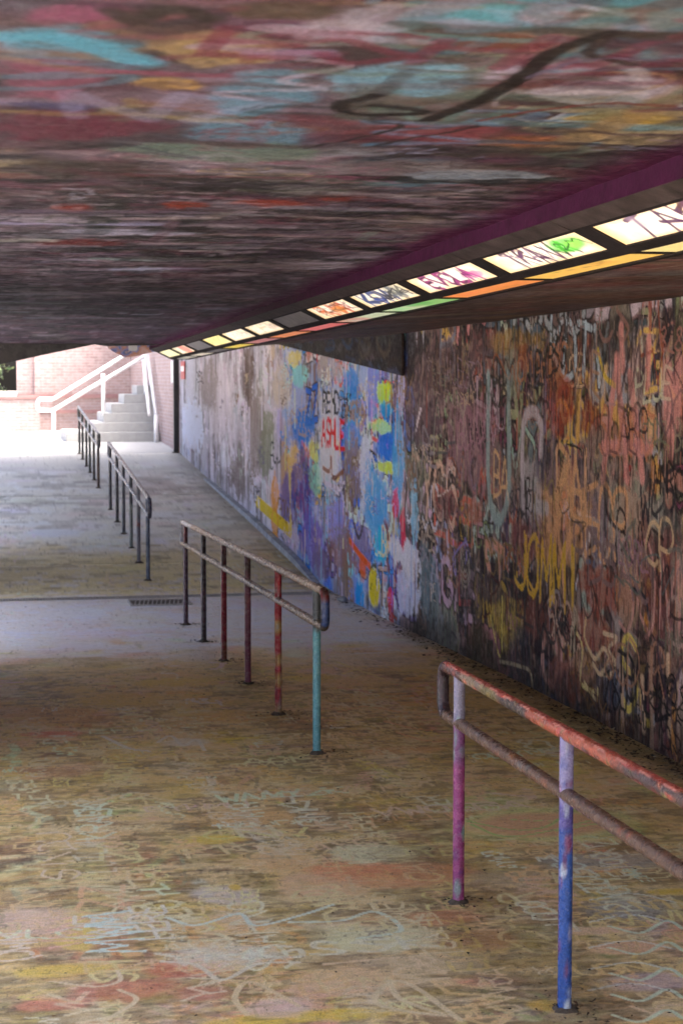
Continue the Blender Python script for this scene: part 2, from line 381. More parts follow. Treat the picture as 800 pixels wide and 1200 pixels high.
for _ in range(520):      # chalk and spray marks
    y = 4.3 + 9.5 * r.random() ** 1.2; x = r.uniform(-.05, WALL_X - .1); c_ = fcol(14)
    if r.random() < .55: scribble(fc, y, x, r.uniform(.06, .4), r.uniform(.03, .2), r.uniform(.012, .06), c_, r.uniform(.25, .65), int(r.integers(4, 9)), r.uniform(.45, .62))
    else:
        ch = ''.join(r.choice(list('ABCDEGHJKLMNORSTUVWYZ'), int(r.integers(2, 6)))); e = 1 if r.random() < .7 else 0; h = r.uniform(.1, .34)
        write(fc, ch, (y, x), (1, 0) if e else (0, 1), (0, -1) if e else (1, 0), h, h * r.uniform(.1, .26), c_, op=r.uniform(.25, .6), wear=r.uniform(.46, .62))
for _ in range(90):
    y = r.uniform(13.5, 26); scribble(fc, y, r.uniform(0, WALL_X - .1), r.uniform(.1, .5), r.uniform(.05, .3), r.uniform(.015, .04), jit((170, 165, 165), r, 18), r.uniform(.2, .5), 6, .52)
for col, thr, op in (((98, 84, 58), .52, .6), ((150, 126, 84), .58, .5), ((86, 72, 50), .60, .6), ((158, 142, 108), .62, .5), ((122, 106, 60), .60, .5)):
    streaks(fc, 7, 3.2, col, thr, op, -8, 14.7, 5, 1.3)
for col, thr, op in (((84, 72, 52), .57, .42), ((160, 142, 108), .61, .36), ((112, 94, 62), .56, .25), ((70, 60, 46), .64, .5)):
    streaks(fc, 24, 9, col, thr, op, -8, 14.7, 3, 1.3)
# the marks one can pick out
for a in [(150, 1160, 75, 14, (136, 78, 66)), (60, 1178, 60, 9, (140, 82, 70)), (215, 1135, 50, 10, (140, 76, 62)), (235, 1165, 40, 10, (134, 84, 70)), (350, 1192, 130, 9, (168, 146, 62)), (60, 1138, 70, 8, (160, 140, 70)), (260, 1048, 36, 12, (140, 132, 122)),
          (330, 1180, 60, 14, (172, 150, 140)), (390, 1160, 60, 12, (176, 146, 122)), (330, 1010, 50, 18, (160, 134, 96)), (380, 1035, 55, 16, (168, 140, 112)), (250, 984, 40, 6, (160, 140, 68)), (300, 960, 60, 14, (148, 120, 82)), (275, 1040, 8, 4, (190, 160, 60)),
          (470, 1025, 90, 14, (160, 108, 78)), (410, 1018, 60, 10, (165, 110, 82)), (560, 940, 60, 9, (112, 116, 72)), (430, 1000, 50, 12, (156, 158, 128)), (440, 1100, 70, 16, (150, 150, 120)), (415, 1150, 80, 20, (176, 152, 118)), (600, 1030, 60, 12, (120, 110, 90)),
          (700, 1010, 80, 12, (100, 104, 100)), (740, 1065, 60, 14, (112, 116, 112)), (700, 1090, 40, 4, (188, 160, 134)), (735, 1110, 44, 7, (186, 150, 124)), (785, 1045, 30, 4, (172, 150, 62)), (760, 1150, 50, 10, (132, 118, 122)), (640, 1180, 30, 10, (168, 136, 62)), (500, 1130, 70, 14, (140, 125, 98)),
          (60, 905, 60, 10, (108, 76, 60)), (30, 930, 40, 12, (96, 80, 58)), (60, 840, 70, 14, (122, 90, 56)), (150, 820, 60, 8, (138, 116, 66)), (200, 800, 60, 6, (150, 128, 66)), (280, 840, 50, 8, (132, 104, 60)), (100, 775, 80, 8, (104, 88, 58)), (420, 800, 50, 6, (134, 112, 76)), (470, 880, 60, 6, (130, 96, 66)), (440, 775, 60, 8, (110, 100, 86)),
          (60, 860, 40, 4, (140, 70, 60)), (220, 870, 30, 6, (160, 152, 134)), (130, 1080, 60, 10, (146, 134, 112)), (560, 1100, 50, 12, (128, 92, 66)), (520, 1075, 50, 10, (146, 96, 70)), (90, 1090, 24, 20, (168, 150, 80)), (270, 1120, 60, 14, (150, 146, 132)), (40, 1080, 50, 16, (150, 130, 116))]:
    fblob(*a[:4], a[4], .68)
for _ in range(560):     # small pale chalk writing all over the near floor
    y = 4.4 + 8.0 * r.random() ** 1.6; h = r.uniform(.05, .17); e = r.random() < .75
    write(fc, ''.join(r.choice(list('ABCDEGHJKLMNORSTUVWYZ'), int(r.integers(2, 7)))), (y, r.uniform(0, WALL_X - .3)), (1, r.normal(0, .12)) if e else (r.normal(0, .1), 1), (r.normal(0, .1), -1) if e else (1, 0), h, h * r.uniform(.08, .14) + .003, jit(((184, 170, 134), (178, 164, 120), (164, 172, 150), (176, 146, 112), (160, 138, 74), (84, 72, 52))[r.choice(6, p=[.3, .2, .16, .14, .08, .12])], r, 9), op=r.uniform(.2, .6), wear=r.uniform(.38, .56), ratio=r.uniform(.6, 1.0))
# round leaf drawing behind the first rail
fblob(640, 966, 112, 21, (118, 124, 78), .7, amp=.3); fblob(640, 966, 96, 15, (158, 122, 96), .85, amp=.3)
fline([(548, 962), (600, 972), (640, 968), (665, 952)], .022, (92, 118, 66)); fline([(552, 966), (590, 980), (640, 974), (690, 962)], .02, (96, 122, 70)); fline([(600, 960), (650, 961), (664, 952)], .018, (100, 124, 74)); fline([(650, 974), (700, 966), (740, 976)], .02, (100, 124, 74))
# words
def fword(t, u, v, h, wd, col, **k):
    k['op'] = .95; k['wear'] = .30; wd *= 1.1
    write(fc, t, fpx(u, v), (1, 0), (0, -1), h, wd, col, **k)
fline([(195, 1075), (230, 1084), (280, 1070), (300, 1084), (360, 1070), (390, 1060)], .02, (168, 178, 164)); fline([(340, 1080), (400, 1078), (440, 1068), (470, 1090), (420, 1100)], .022, (172, 182, 164))
fline([(60, 1150), (110, 1156), (140, 1150), (138, 1138)], .016, (196, 180, 150)); fline([(190, 1126), (230, 1130), (260, 1148), (300, 1130), (350, 1128)], .02, (186, 178, 156)); fline([(290, 1190), (275, 1170), (292, 1150), (330, 1168), (350, 1180)], .02, (194, 176, 140))
fline([(125, 1196), (160, 1172), (140, 1160)], .018, (200, 184, 150)); fline([(455, 1150), (470, 1172), (520, 1190), (440, 1176), (470, 1150), (540, 1196)], .022, (198, 184, 150)); fline([(380, 1130), (480, 1122), (490, 1135)], .018, (192, 172, 140))
fline([(120, 862), (150, 876), (175, 880)], .03, (178, 172, 160)); fline([(185, 870), (200, 862), (215, 874), (230, 866), (240, 880)], .024, (180, 174, 158)); fline([(400, 790), (440, 780), (520, 792)], .03, (156, 140, 88)); fline([(395, 776), (450, 796)], .025, (156, 142, 92))
fline([(395, 835), (430, 828), (480, 836), (530, 832)], .022, (166, 122, 82)); fline([(450, 845), (500, 855), (570, 852)], .022, (172, 124, 92)); fline([(465, 858), (500, 868), (530, 868)], .02, (172, 126, 92)); fline([(335, 926), (400, 924)], .02, (170, 146, 100)); fline([(200, 915), (260, 905), (300, 900)], .02, (150, 124, 84))
for v in (1085, 1110, 1140, 1165, 1190):
    fline([(720 + r.uniform(-10, 10), v), (750, v + 8), (780, v - 6), (800, v + 4)], .018, (164, 182, 160), .8); fline([(690, v - 30), (740, v - 38), (790, v - 28)], .014, (150, 158, 150), .7)
for col, thr, op in (((116, 112, 112), .55, .6), ((178, 178, 186), .58, .5), ((120, 106, 90), .60, .5)): streaks(fc, 9, 4, col, thr, op, 15.6, 22.0, 4, 1.0)
for col, thr, op in (((112, 100, 72), .55, .6), ((168, 156, 118), .58, .5), ((96, 84, 62), .62, .6)): streaks(fc, 8, 3, col, thr, op, 20.1, 24.5, 4)
for col, thr, op in (((118, 115, 108), .52, .6), ((194, 196, 196), .58, .5), ((104, 99, 92), .60, .5)): streaks(fc, 3.0, 2.2, col, thr, op, 24.0, 33, 5, 1.2)
fblob(62, 624, 34, 5, (196, 200, 206), .8, amp=.6); fblob(180, 570, 40, 12, (116, 100, 92), .6)
fblob(640, 966, 112, 21, (118, 124, 78), .7, amp=.3); fblob(640, 966, 96, 15, (158, 122, 96), .85, amp=.3)
fline([(548, 962), (600, 972), (640, 968), (665, 952)], .022, (92, 118, 66)); fline([(552, 966), (590, 980), (640, 974), (690, 962)], .02, (96, 122, 70)); fline([(600, 960), (650, 961), (664, 952)], .018, (100, 124, 74)); fline([(650, 974), (700, 966), (740, 976)], .02, (100, 124, 74))
fword('SINDU', 92, 1030, .145, .013, (196, 178, 150), ratio=1.15, op=.9, wear=.3); fword('OWM', 44, 1124, .15, .017, (200, 184, 160), ratio=.75, wear=.33)
fword('WE', 134, 1096, .14, .016, (206, 196, 172), ratio=1.05, wear=.3); fword('HERE', 204, 1098, .13, .014, (206, 198, 176), ratio=.8, wear=.3)
fword('MWM', 170, 1112, .2, .018, (166, 178, 166), ratio=.8, wear=.36); fword('HIS', 440, 1010, .12, .012, (182, 176, 140), ratio=.9); fword('SARAH', 452, 980, .13, .012, (186, 178, 140), ratio=.7, wear=.34); fword('LOVE', 500, 1092, .13, .012, (190, 178, 140), ratio=.8, wear=.34)
fword('TOM K', 545, 1120, .15, .013, (190, 176, 140), ratio=.7, wear=.36)
# damp dirt along the wall foot and round the posts
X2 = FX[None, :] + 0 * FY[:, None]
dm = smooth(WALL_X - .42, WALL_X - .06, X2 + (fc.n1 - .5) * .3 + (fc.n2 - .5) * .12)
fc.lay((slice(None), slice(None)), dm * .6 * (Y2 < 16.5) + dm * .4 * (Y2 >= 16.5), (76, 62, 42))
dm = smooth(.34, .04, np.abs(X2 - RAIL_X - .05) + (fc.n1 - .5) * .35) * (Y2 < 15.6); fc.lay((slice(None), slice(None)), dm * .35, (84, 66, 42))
sp = (fc.n3 > .70) & (fc.n2 > .5); fc.lay((slice(None), slice(None)), sp * .5, (66, 56, 44))
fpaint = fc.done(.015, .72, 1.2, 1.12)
FZ = floor_z(FY)[:, None] + (fc.n1 - .5) * .010 + (fc.n2 - .5) * .003
base = put('floor', mesh_from([(LEFT_X - .3, -8, .40), (WALL_X + .3, -8, .40), (LEFT_X - .3, 5.8, .19), (WALL_X + .3, 5.8, .19), (LEFT_X - .3, 17.4, -.06), (WALL_X + .3, 17.4, -.06), (LEFT_X - .3, 20.9, -.11), (WALL_X + .3, 20.9, -.11), (LEFT_X - .3, 36.2, .79), (WALL_X + .3, 36.2, .79)],
          [(0, 1, 3, 2), (2, 3, 5, 4), (4, 5, 7, 6), (6, 7, 9, 8)]), M_CONC); tag(base, kind='structure')
i = 0
for k, rw in enumerate(rows):
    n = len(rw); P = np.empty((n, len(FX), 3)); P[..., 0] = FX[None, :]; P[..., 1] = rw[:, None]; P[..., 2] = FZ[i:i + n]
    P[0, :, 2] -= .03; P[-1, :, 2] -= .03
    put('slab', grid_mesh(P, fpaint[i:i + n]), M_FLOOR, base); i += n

# ---------- right wall
yv = np.sort(np.array([1.0 / t for t in np.linspace(1 / 36.2, 1 / 9.0, 600)]))
WY = np.concatenate([np.linspace(1.0, 8.98, 50), yv]); WZ = np.linspace(-.25, 3.5, 560)
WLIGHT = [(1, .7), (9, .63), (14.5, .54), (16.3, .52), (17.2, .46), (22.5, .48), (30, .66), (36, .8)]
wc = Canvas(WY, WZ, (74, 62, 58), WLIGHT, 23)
r = wc.rng
def wpx(u, v): return on_wall(u, v)
def wblob(u, v, du, dv, col, op=.8, **k):
    y, z = wpx(u, v); ya = wpx(u - du, v)[0]; yb = wpx(u + du, v)[0]; za = wpx(u, v - dv)[1]; zb = wpx(u, v + dv)[1]
    wc.blob(y, z, abs(ya - yb) / 2, abs(za - zb) / 2, col, op, **k)
def wline(pts, wd, col, op=.85, wear=.42, smoothed=True, soft=.35):
    P = np.array([wpx(*p) for p in pts]); wc.stroke(curve(P, 5) if smoothed else P, wd, col, op, soft, wear)
def drip(y, z, ln, wd, col, op=.7): wc.stroke(np.array([(y, z), (y + r.normal(0, .004), z - ln)]), wd, col, op, .4, .36)
NEAR = [(95, 72, 74), (112, 88, 90), (60, 52, 52), (80, 60, 50), (120, 95, 78), (100, 90, 82), (130, 70, 52), (70, 78, 72), (52, 48, 56), (110, 96, 62), (90, 50, 46), (45, 40, 38), (38, 34, 34), (128, 112, 104)]
MID = [(110, 125, 175), (150, 160, 190), (120, 105, 95), (95, 85, 135), (185, 185, 195), (85, 130, 190), (110, 160, 175), (130, 110, 120), (100, 88, 80), (160, 150, 120)]
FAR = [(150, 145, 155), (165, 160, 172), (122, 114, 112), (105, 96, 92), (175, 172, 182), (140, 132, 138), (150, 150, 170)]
def wpal(y):
    t = y + r.normal(0, .7); return jit((NEAR if t < 16.6 else MID if t < 23.5 else FAR)[r.integers(14 if t < 16.6 else 10 if t < 23.5 else 7)], r, 9)
YY = WY[:, None] + 0 * WZ[None, :]
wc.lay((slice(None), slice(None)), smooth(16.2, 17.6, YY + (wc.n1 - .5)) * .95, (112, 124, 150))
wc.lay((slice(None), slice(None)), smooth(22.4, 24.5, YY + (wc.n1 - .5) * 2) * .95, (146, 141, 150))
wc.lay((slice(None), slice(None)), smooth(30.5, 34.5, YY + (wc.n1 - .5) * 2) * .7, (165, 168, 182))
def ryz():
    y = 1 / r.uniform(1 / 36, 1 / 8.5) if r.random() < .93 else r.uniform(1, 9); return y, float(floor_z(y)) + r.uniform(-.05, 2.8)
for _ in range(1100):
    y, z = ryz(); wc.blob(y, z, r.uniform(.04, .35), r.uniform(.06, .35), wpal(y), r.uniform(.35, .85), edge=.3, amp=1.2)
for _ in range(520):
    y, z = ryz(); h = r.uniform(.10, .45); c_ = wpal(y); wd = h * r.uniform(.07, .2)
    write(wc, ''.join(r.choice(list('ABCDEGHJKLMNOPRSTUVWYZ058'), int(r.integers(1, 6)))), (y, z), (-1, r.normal(0, .08)), (r.normal(0, .05), 1), h, wd, c_, op=r.uniform(.45, .95), wear=r.uniform(.3, .55), ratio=r.uniform(.5, .85))
for col, thr, op in (((40, 34, 33), .55, .6), ((118, 92, 88), .60, .45), ((30, 26, 27), .60, .7), ((128, 110, 96), .63, .4), ((92, 52, 44), .60, .4)): streaks(wc, 9, 2.6, col, thr, op, 0, 16.7, 4)
for col, thr, op in (((176, 178, 196), .60, .5), ((96, 88, 90), .58, .5), ((90, 120, 186), .64, .5)): streaks(wc, 9, 1.6, col, thr, op, 16.9, 23.5, 4)
for col, thr, op in (((176, 172, 182), .57, .6), ((104, 94, 92), .55, .6), ((92, 82, 80), .62, .6)): streaks(wc, 5, 1.0, col, thr, op, 23.5, 36.5, 5)
VIV = [(150, 70, 50), (160, 128, 60), (120, 130, 128), (146, 104, 98), (96, 56, 62), (168, 140, 110), (84, 96, 110), (104, 110, 80), (132, 124, 128), (60, 54, 60)]
VIVM = [(80, 130, 195), (196, 200, 210), (110, 180, 200), (100, 90, 130), (200, 186, 90), (190, 84, 80), (150, 160, 190), (60, 100, 170), (120, 104, 92), (210, 214, 216)]
for _ in range(330):
    y, z = ryz(); h = r.uniform(.16, .5); nr = y + r.normal(0, .5) < 16.7
    if y > 24: continue
    p_ = VIV if nr else VIVM; block(wc, ''.join(r.choice(list('ABCDEGHKMNOPRSTUVWYZ058'), int(r.integers(1, 5)))), (y, z), (-1, r.normal(0, .06)), (r.normal(0, .06), 1), h, jit(p_[r.integers(len(p_))], r, 10), jit(((34, 30, 30), (120, 104, 96), (50, 40, 44))[r.integers(3)], r, 6), r.uniform(.6, 1.0), r.uniform(.1, .22), r.uniform(.7, .95))
# the patches one can pick out (near part)
for a in [(495, 480, 24, 70, (96, 78, 86)), (520, 430, 40, 34, (78, 58, 60)), (548, 520, 30, 70, (116, 88, 96)), (553, 598, 14, 15, (134, 90, 78)), (520, 592, 18, 20, (98, 62, 60)), (490, 560, 14, 50, (90, 98, 84)), (503, 690, 12, 50, (82, 104, 112)), (602, 402, 36, 16, (126, 98, 44)), (615, 420, 12, 20, (120, 62, 40)),
          (655, 470, 22, 42, (142, 60, 34)), (652, 430, 14, 26, (126, 78, 52)), (690, 492, 14, 24, (126, 54, 34)), (600, 440, 12, 30, (100, 104, 92)), (600, 560, 30, 50, (100, 88, 84)), (665, 590, 40, 50, (156, 118, 86)), (660, 640, 30, 30, (148, 112, 82)), (610, 630, 18, 24, (112, 66, 60)), (620, 575, 14, 44, (124, 120, 124)),
          (700, 540, 30, 40, (108, 98, 92)), (745, 450, 12, 60, (134, 112, 106)), (762, 500, 9, 44, (156, 116, 62)), (768, 560, 8, 30, (150, 100, 50)), (750, 610, 46, 50, (116, 116, 106)), (772, 660, 34, 60, (104, 58, 56)), (735, 620, 12, 60, (128, 110, 96)), (703, 690, 34, 30, (132, 70, 54)), (690, 740, 40, 26, (128, 66, 50)), (640, 730, 34, 36, (108, 64, 54)),
          (592, 725, 20, 36, (132, 116, 58)), (545, 680, 22, 44, (66, 62, 60)), (565, 765, 22, 34, (74, 64, 44)), (612, 775, 16, 40, (58, 62, 74)), (690, 790, 26, 30, (114, 86, 60)), (716, 812, 18, 36, (54, 66, 84)), (757, 790, 24, 40, (82, 60, 50)), (790, 780, 14, 50, (96, 78, 66)), (658, 795, 22, 28, (112, 68, 58)), (520, 740, 20, 30, (96, 104, 100)), (780, 400, 20, 40, (70, 52, 54)), (720, 400, 30, 26, (64, 58, 52)), (560, 410, 20, 24, (92, 66, 66)), (640, 690, 20, 20, (84, 70, 66)), (575, 690, 18, 18, (64, 58, 64)),
          (795, 700, 12, 60, (110, 100, 90)), (770, 720, 20, 30, (92, 54, 52)), (735, 700, 14, 40, (130, 104, 86)), (700, 620, 10, 40, (94, 86, 100)), (640, 540, 14, 34, (74, 66, 84)), (680, 560, 10, 30, (78, 70, 84))]:
    wblob(*a[:4], a[4], .82, amp=1.4, edge=.25)
# big pink A and the heart beside it
PK = (148, 102, 97)
def pink_letters(op):
    for p in ([(706, 560), (722, 425)], [(722, 420), (734, 560)], [(706, 524), (762, 524)], [(738, 440), (752, 560)], [(760, 400), (758, 450)], [(727, 385), (729, 430)]): wline(p, .09, PK, op, .3, False)
    wblob(781, 440, 8, 24, PK, op, amp=.3); wblob(796, 440, 8, 30, PK, op, amp=.3); wblob(786, 480, 12, 40, PK, op, amp=.35); wblob(786, 520, 4, 24, PK, op, amp=.35)
pink_letters(.88)
wline([(572, 440), (572, 570), (584, 610), (596, 570), (595, 440)], .10, (104, 120, 120), .8, .3); wline([(612, 590), (613, 500), (624, 482), (634, 500), (633, 530)], .10, (128, 122, 128), .85, .3); wline([(618, 590), (640, 596)], .10, (122, 120, 124), .8, .3)
write(wc, 'BAL', wpx(652, 600), (-1, 0), (0, 1), .42, .045, (176, 138, 102), op=.9, wear=.3); write(wc, 'HEDP', wpx(668, 640), (-1, 0), (0, 1), .40, .04, (172, 132, 96), op=.9, wear=.3)
write(wc, 'JOMMI', wpx(604, 690), (-1, 0), (0, 1), .42, .03, (186, 152, 56), op=.95, wear=.28); write(wc, 'BA', wpx(578, 580), (-1, 0), (0, 1), .3, .03, (182, 150, 112), op=.95, wear=.28); write(wc, 'SOMEM', wpx(722, 730), (-1, 0), (0, 1), .5, .03, (142, 104, 96), op=.85)
wline([(690, 762), (697, 772), (706, 760), (712, 772), (703, 790), (694, 778)], .03, (182, 162, 128), .95, .26); wline([(672, 735), (682, 760), (680, 800), (700, 812)], .03, (188, 176, 120), .95, .26); wline([(706, 742), (722, 748), (712, 760), (720, 775), (716, 790), (704, 790)], .03, (182, 164, 132), .95, .26); wline([(690, 762), (684, 745), (686, 725)], .028, (180, 160, 120), .9, .26)
wline([(684, 800), (698, 820), (700, 808)], .028, (184, 170, 124), .9, .26); wline([(740, 690), (754, 700), (760, 725)], .03, (54, 54, 66), .95, .26); wline([(700, 560), (704, 548), (710, 600), (722, 620)], .03, (60, 54, 62), .9, .3)
for k in range(4): wline([(545 + (6 - k * 1.4) * math.cos(t), 662 + (26 - k * 6) * math.sin(t)) for t in np.linspace(0, 6.3, 16)], .022, (112, 106, 96), .85, .32)
wline([(585, 775), (606, 780), (622, 790), (622, 830)], .03, (156, 148, 122), .9, .28); wline([(574, 720), (586, 770), (588, 700)], .025, (170, 160, 90), .85, .3); wline([(700, 410), (708, 440), (720, 452)], .04, (152, 130, 48), .9, .3)
for u, c_ in ((728, (140, 116, 96)), (740, (58, 48, 44)), (752, (150, 128, 104)), (762, (130, 108, 90)), (773, (50, 42, 40)), (782, (146, 124, 100)), (793, (132, 112, 96)), (705, (92, 70, 60))):
    wline([(u, 780 + r.uniform(-20, 20)), (u + 2, 850 + r.uniform(-10, 30))], r.uniform(.04, .08), c_, .85, .36, False)
# (lit part beyond the bulkhead)
for a in [(225, 500, 12, 30, (172, 180, 200)), (291, 440, 6, 36, (98, 78, 68)), (262, 470, 16, 50, (160, 154, 164)), (245, 450, 10, 30, (132, 122, 122)), (300, 500, 10, 50, (120, 108, 104)), (312, 520, 8, 40, (112, 116, 96)), (278, 560, 8, 24, (110, 98, 94)), (322, 585, 4, 36, (190, 130, 60)), (334, 560, 6, 40, (150, 118, 84)), (345, 548, 8, 30, (196, 166, 108)), (337, 590, 10, 34, (92, 82, 132)),
          (350, 470, 10, 40, (130, 138, 172)), (356, 502, 14, 22, (58, 112, 186)), (352, 440, 12, 14, (120, 172, 172)), (356, 570, 14, 44, (84, 72, 124)), (366, 630, 14, 34, (98, 82, 144)), (346, 640, 8, 20, (150, 140, 150)), (385, 430, 14, 22, (136, 128, 128)), (415, 485, 12, 18, (126, 108, 90)), (412, 448, 9, 22, (90, 138, 206)), (412, 512, 11, 16, (92, 126, 192)), (414, 555, 11, 40, (116, 100, 86)),
          (368, 528, 8, 16, (164, 172, 104)), (369, 560, 8, 20, (110, 150, 130)), (427, 440, 8, 30, (176, 188, 222)), (436, 460, 7, 40, (140, 146, 214)), (428, 560, 6, 50, (205, 210, 228)), (451, 462, 9, 16, (178, 208, 84)), (452, 480, 8, 12, (66, 148, 200)), (450, 520, 12, 26, (46, 108, 200)), (446, 500, 14, 10, (150, 180, 120)), (451, 548, 14, 9, (174, 190, 84)), (440, 592, 14, 44, (112, 178, 232)), (465, 545, 6, 60, (96, 158, 206)), (424, 640, 10, 30, (104, 98, 130)), (400, 645, 16, 40, (118, 88, 78)),
          (392, 610, 10, 30, (116, 114, 160)), (447, 640, 10, 26, (70, 176, 202)), (463, 592, 4, 18, (186, 44, 58)), (472, 620, 4, 26, (206, 52, 82)), (461, 642, 9, 16, (232, 234, 240)), (480, 660, 9, 30, (214, 216, 226)), (476, 700, 14, 30, (176, 182, 202)), (424, 664, 4, 16, (190, 96, 60)), (458, 706, 4, 22, (186, 36, 64)), (421, 700, 5, 22, (52, 142, 196)), (405, 690, 10, 34, (116, 96, 82)), (385, 700, 8, 20, (86, 110, 180)), (375, 660, 8, 20, (106, 92, 110)), (470, 450, 4, 30, (150, 150, 180)), (440, 712, 10, 10, (70, 80, 100)), (330, 450, 12, 30, (150, 140, 128)), (345, 420, 8, 10, (170, 160, 100)), (362, 415, 4, 12, (180, 110, 100)), (485, 600, 5, 40, (120, 170, 195))]:
    wblob(*a[:4], a[4], .88, amp=1.35, edge=.2)
wblob(385, 510, 12, 62, (212, 212, 218), .95, amp=.45, sq=5); write(wc, 'REMD', wpx(378, 482), (-1, 0), (0, 1), .22, .035, (38, 42, 44), ratio=1.0, op=.95, wear=.25); write(wc, 'ASHLE', wpx(377, 520), (-1, 0), (0, 1), .28, .04, (196, 48, 62), ratio=.85, op=.95, wear=.25); wline([(378, 548), (386, 552), (388, 535), (390, 560), (402, 552)], .06, (112, 74, 56), .9, .3); wline([(380, 565), (396, 572), (400, 560)], .06, (146, 140, 152), .9, .3)
P = [wpx(301, 592), wpx(340, 628)]; wc.stroke(np.array(P) + [[0, .06], [0, .06]], .17, (226, 198, 58), .97, .12, .2)
wc.stroke(np.array([wpx(341, 626), wpx(339, 540)]), .10, (216, 196, 130), .85, .3, .35); write(wc, 'GORO', wpx(318, 560), (0, -1), (-1, 0), .55, .07, (204, 140, 60), op=.9, wear=.28)
wblob(438, 688, 7, 24, (226, 206, 44), .97, amp=.2); wline([(434, 690), (436, 682)], .03, (60, 66, 40), .9, .2, False); wline([(440, 690), (441, 680)], .03, (60, 66, 40), .9, .2, False); wline([(431, 712), (431, 676), (438, 662), (445, 676), (446, 712)], .035, (56, 66, 60), .85, .25)
wline([(412, 575), (414, 610), (421, 630), (427, 605)], .05, (66, 58, 60), .9, .28); wline([(410, 634), (420, 648), (433, 664)], .07, (206, 104, 56), .9, .28)
for col, thr, op in (((30, 26, 26), .58, .5), ((140, 120, 110), .63, .35)): streaks(wc, 24, 7.0, col, thr, op, 0, 16.8, 3)
for _ in range(900):
    y, z = ryz(); drip(y, z, r.uniform(.05, .5) * (1 if y < 16 else 1.5), r.uniform(.005, .022) * (1 if y < 16 else 1.8), wpal(y), r.uniform(.35, .8))
for _ in range(190):
    y, z = ryz(); h = r.uniform(.07, .3); write(wc, ''.join(r.choice(list('ABCDEGHJKLMNOPRSTUVWYZ058'), int(r.integers(2, 7)))), (y, z), (-1, r.normal(0, .1)), (r.normal(0, .08), 1), h, h * r.uniform(.07, .13), wpal(y) if r.random() < .5 else jit(((132, 116, 104), (28, 24, 26), (118, 84, 60), (108, 102, 108))[r.integers(4)], r, 10), op=.8, wear=r.uniform(.34, .5), ratio=r.uniform(.5, .9), soft=.2)
for _ in range(160):
    y, z = ryz(); scribble(wc, y, z, r.uniform(.05, .3), r.uniform(.05, .3), r.uniform(.012, .03), wpal(y), .7, 7, .4)
pink_letters(.4)
wline([(572, 440), (572, 570), (584, 610), (596, 570), (595, 440)], .09, (104, 120, 120), .55, .36); wline([(612, 590), (613, 500), (624, 482), (634, 500), (633, 530)], .09, (132, 126, 132), .6, .36); write(wc, 'JOMMI', wpx(604, 690), (-1, 0), (0, 1), .42, .035, (186, 152, 56), op=.6, wear=.4); write(wc, 'REMD', wpx(378, 482), (-1, 0), (0, 1), .22, .04, (34, 36, 40), ratio=1.0, op=.6, wear=.36); write(wc, 'ASHLE', wpx(377, 520), (-1, 0), (0, 1), .28, .05, (196, 48, 62), ratio=.85, op=.6, wear=.36)
wblob(478, 412, 8, 34, (38, 32, 34), .85); wblob(486, 400, 14, 16, (44, 38, 38), .7)
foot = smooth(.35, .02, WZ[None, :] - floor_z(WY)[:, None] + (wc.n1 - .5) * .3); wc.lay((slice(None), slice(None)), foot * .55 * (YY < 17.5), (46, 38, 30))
lq = wc.c.mean(-1, keepdims=True); kq = (smooth(16.4, 17.4, WY) * smooth(24.5, 23, WY))[:, None, None]; wc.c = np.maximum(lq + (wc.c - lq) * (1.06 + .28 * kq), .002)
wpaint = wc.done(.006, .75, 1.6, 1.0)
WX = WALL_X - (wc.n1 - .5) * .012 - (wc.n2 - .5) * .004
P = np.empty((len(WY), len(WZ), 3)); P[..., 0] = WX; P[..., 1] = WY[:, None]; P[..., 2] = WZ[None, :]
tw = empty('tunnel_wall', (WALL_X, 1, 0)); tag(tw, 'long concrete underpass wall covered in layered graffiti, along the right side', 'wall')
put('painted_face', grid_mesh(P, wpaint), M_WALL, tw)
put('wall_core', box_mesh(WALL_X + .02, WALL_X + .4, 1.0, 36.2, -.3, 3.498), M_CONC, tw)

ky = np.linspace(20.9, 31.5, 24); kh = np.interp(ky, [20.9, 22.3, 26.5, 31.5], [.01, .075, .07, .02])
put('kerb', prism([(a, float(floor_z(a)) - .02) for a in ky] + [(a, float(floor_z(a)) + b) for a, b in zip(ky[::-1], kh[::-1])], 'x', WALL_X - .09, WALL_X - .012), plain_mat('kerb_paint', (.36, .38, .42), .8, .5, 7), tw)
# ---------- unseen left wall: side entrance inferred at the drain, more openings added for light
lw = empty('tunnel_wall', (LEFT_X, 1, 0)); tag(lw, 'unseen painted concrete underpass wall with side openings shaped to let in light, opposite the long graffiti wall', 'wall')
LM = painted_mat('left_wall_paint', gscale=60)
LY = np.linspace(1, 36.2, 300); LZ = np.linspace(-.3, 3.5, 60); lc = Canvas(LY, LZ, (100, 92, 92), [(0, .45), (40, .45)], 5)
for _ in range(500): lc.blob(lc.rng.uniform(1, 36), lc.rng.uniform(0, 3.2), lc.rng.uniform(.1, .8), lc.rng.uniform(.1, .5), jit((NEAR + MID)[lc.rng.integers(24)], lc.rng), .7)
lp = lc.done()
def left_part(y0, y1, z0, z1):
    iy = np.where((LY >= y0) & (LY <= y1))[0]; iz = np.where((LZ >= z0) & (LZ <= z1))[0]
    Q = np.empty((len(iy), len(iz), 3)); Q[..., 0] = LEFT_X; a = LY[iy].copy(); a[0] = y0; a[-1] = y1; b = LZ[iz].copy(); b[0] = z0; b[-1] = z1
    Q[..., 1] = a[:, None]; Q[..., 2] = b[None, :]
    put('painted_face', grid_mesh(Q, lp[np.ix_(iy, iz)]), LM, lw); put('wall_core', box_mesh(LEFT_X - .3, LEFT_X - .004, y0, y1, z0, z1 - .002), M_CONC, lw)
OPEN_Y0, OPEN_Y1, OPEN_Z = 15.0, 20.5, 2.6
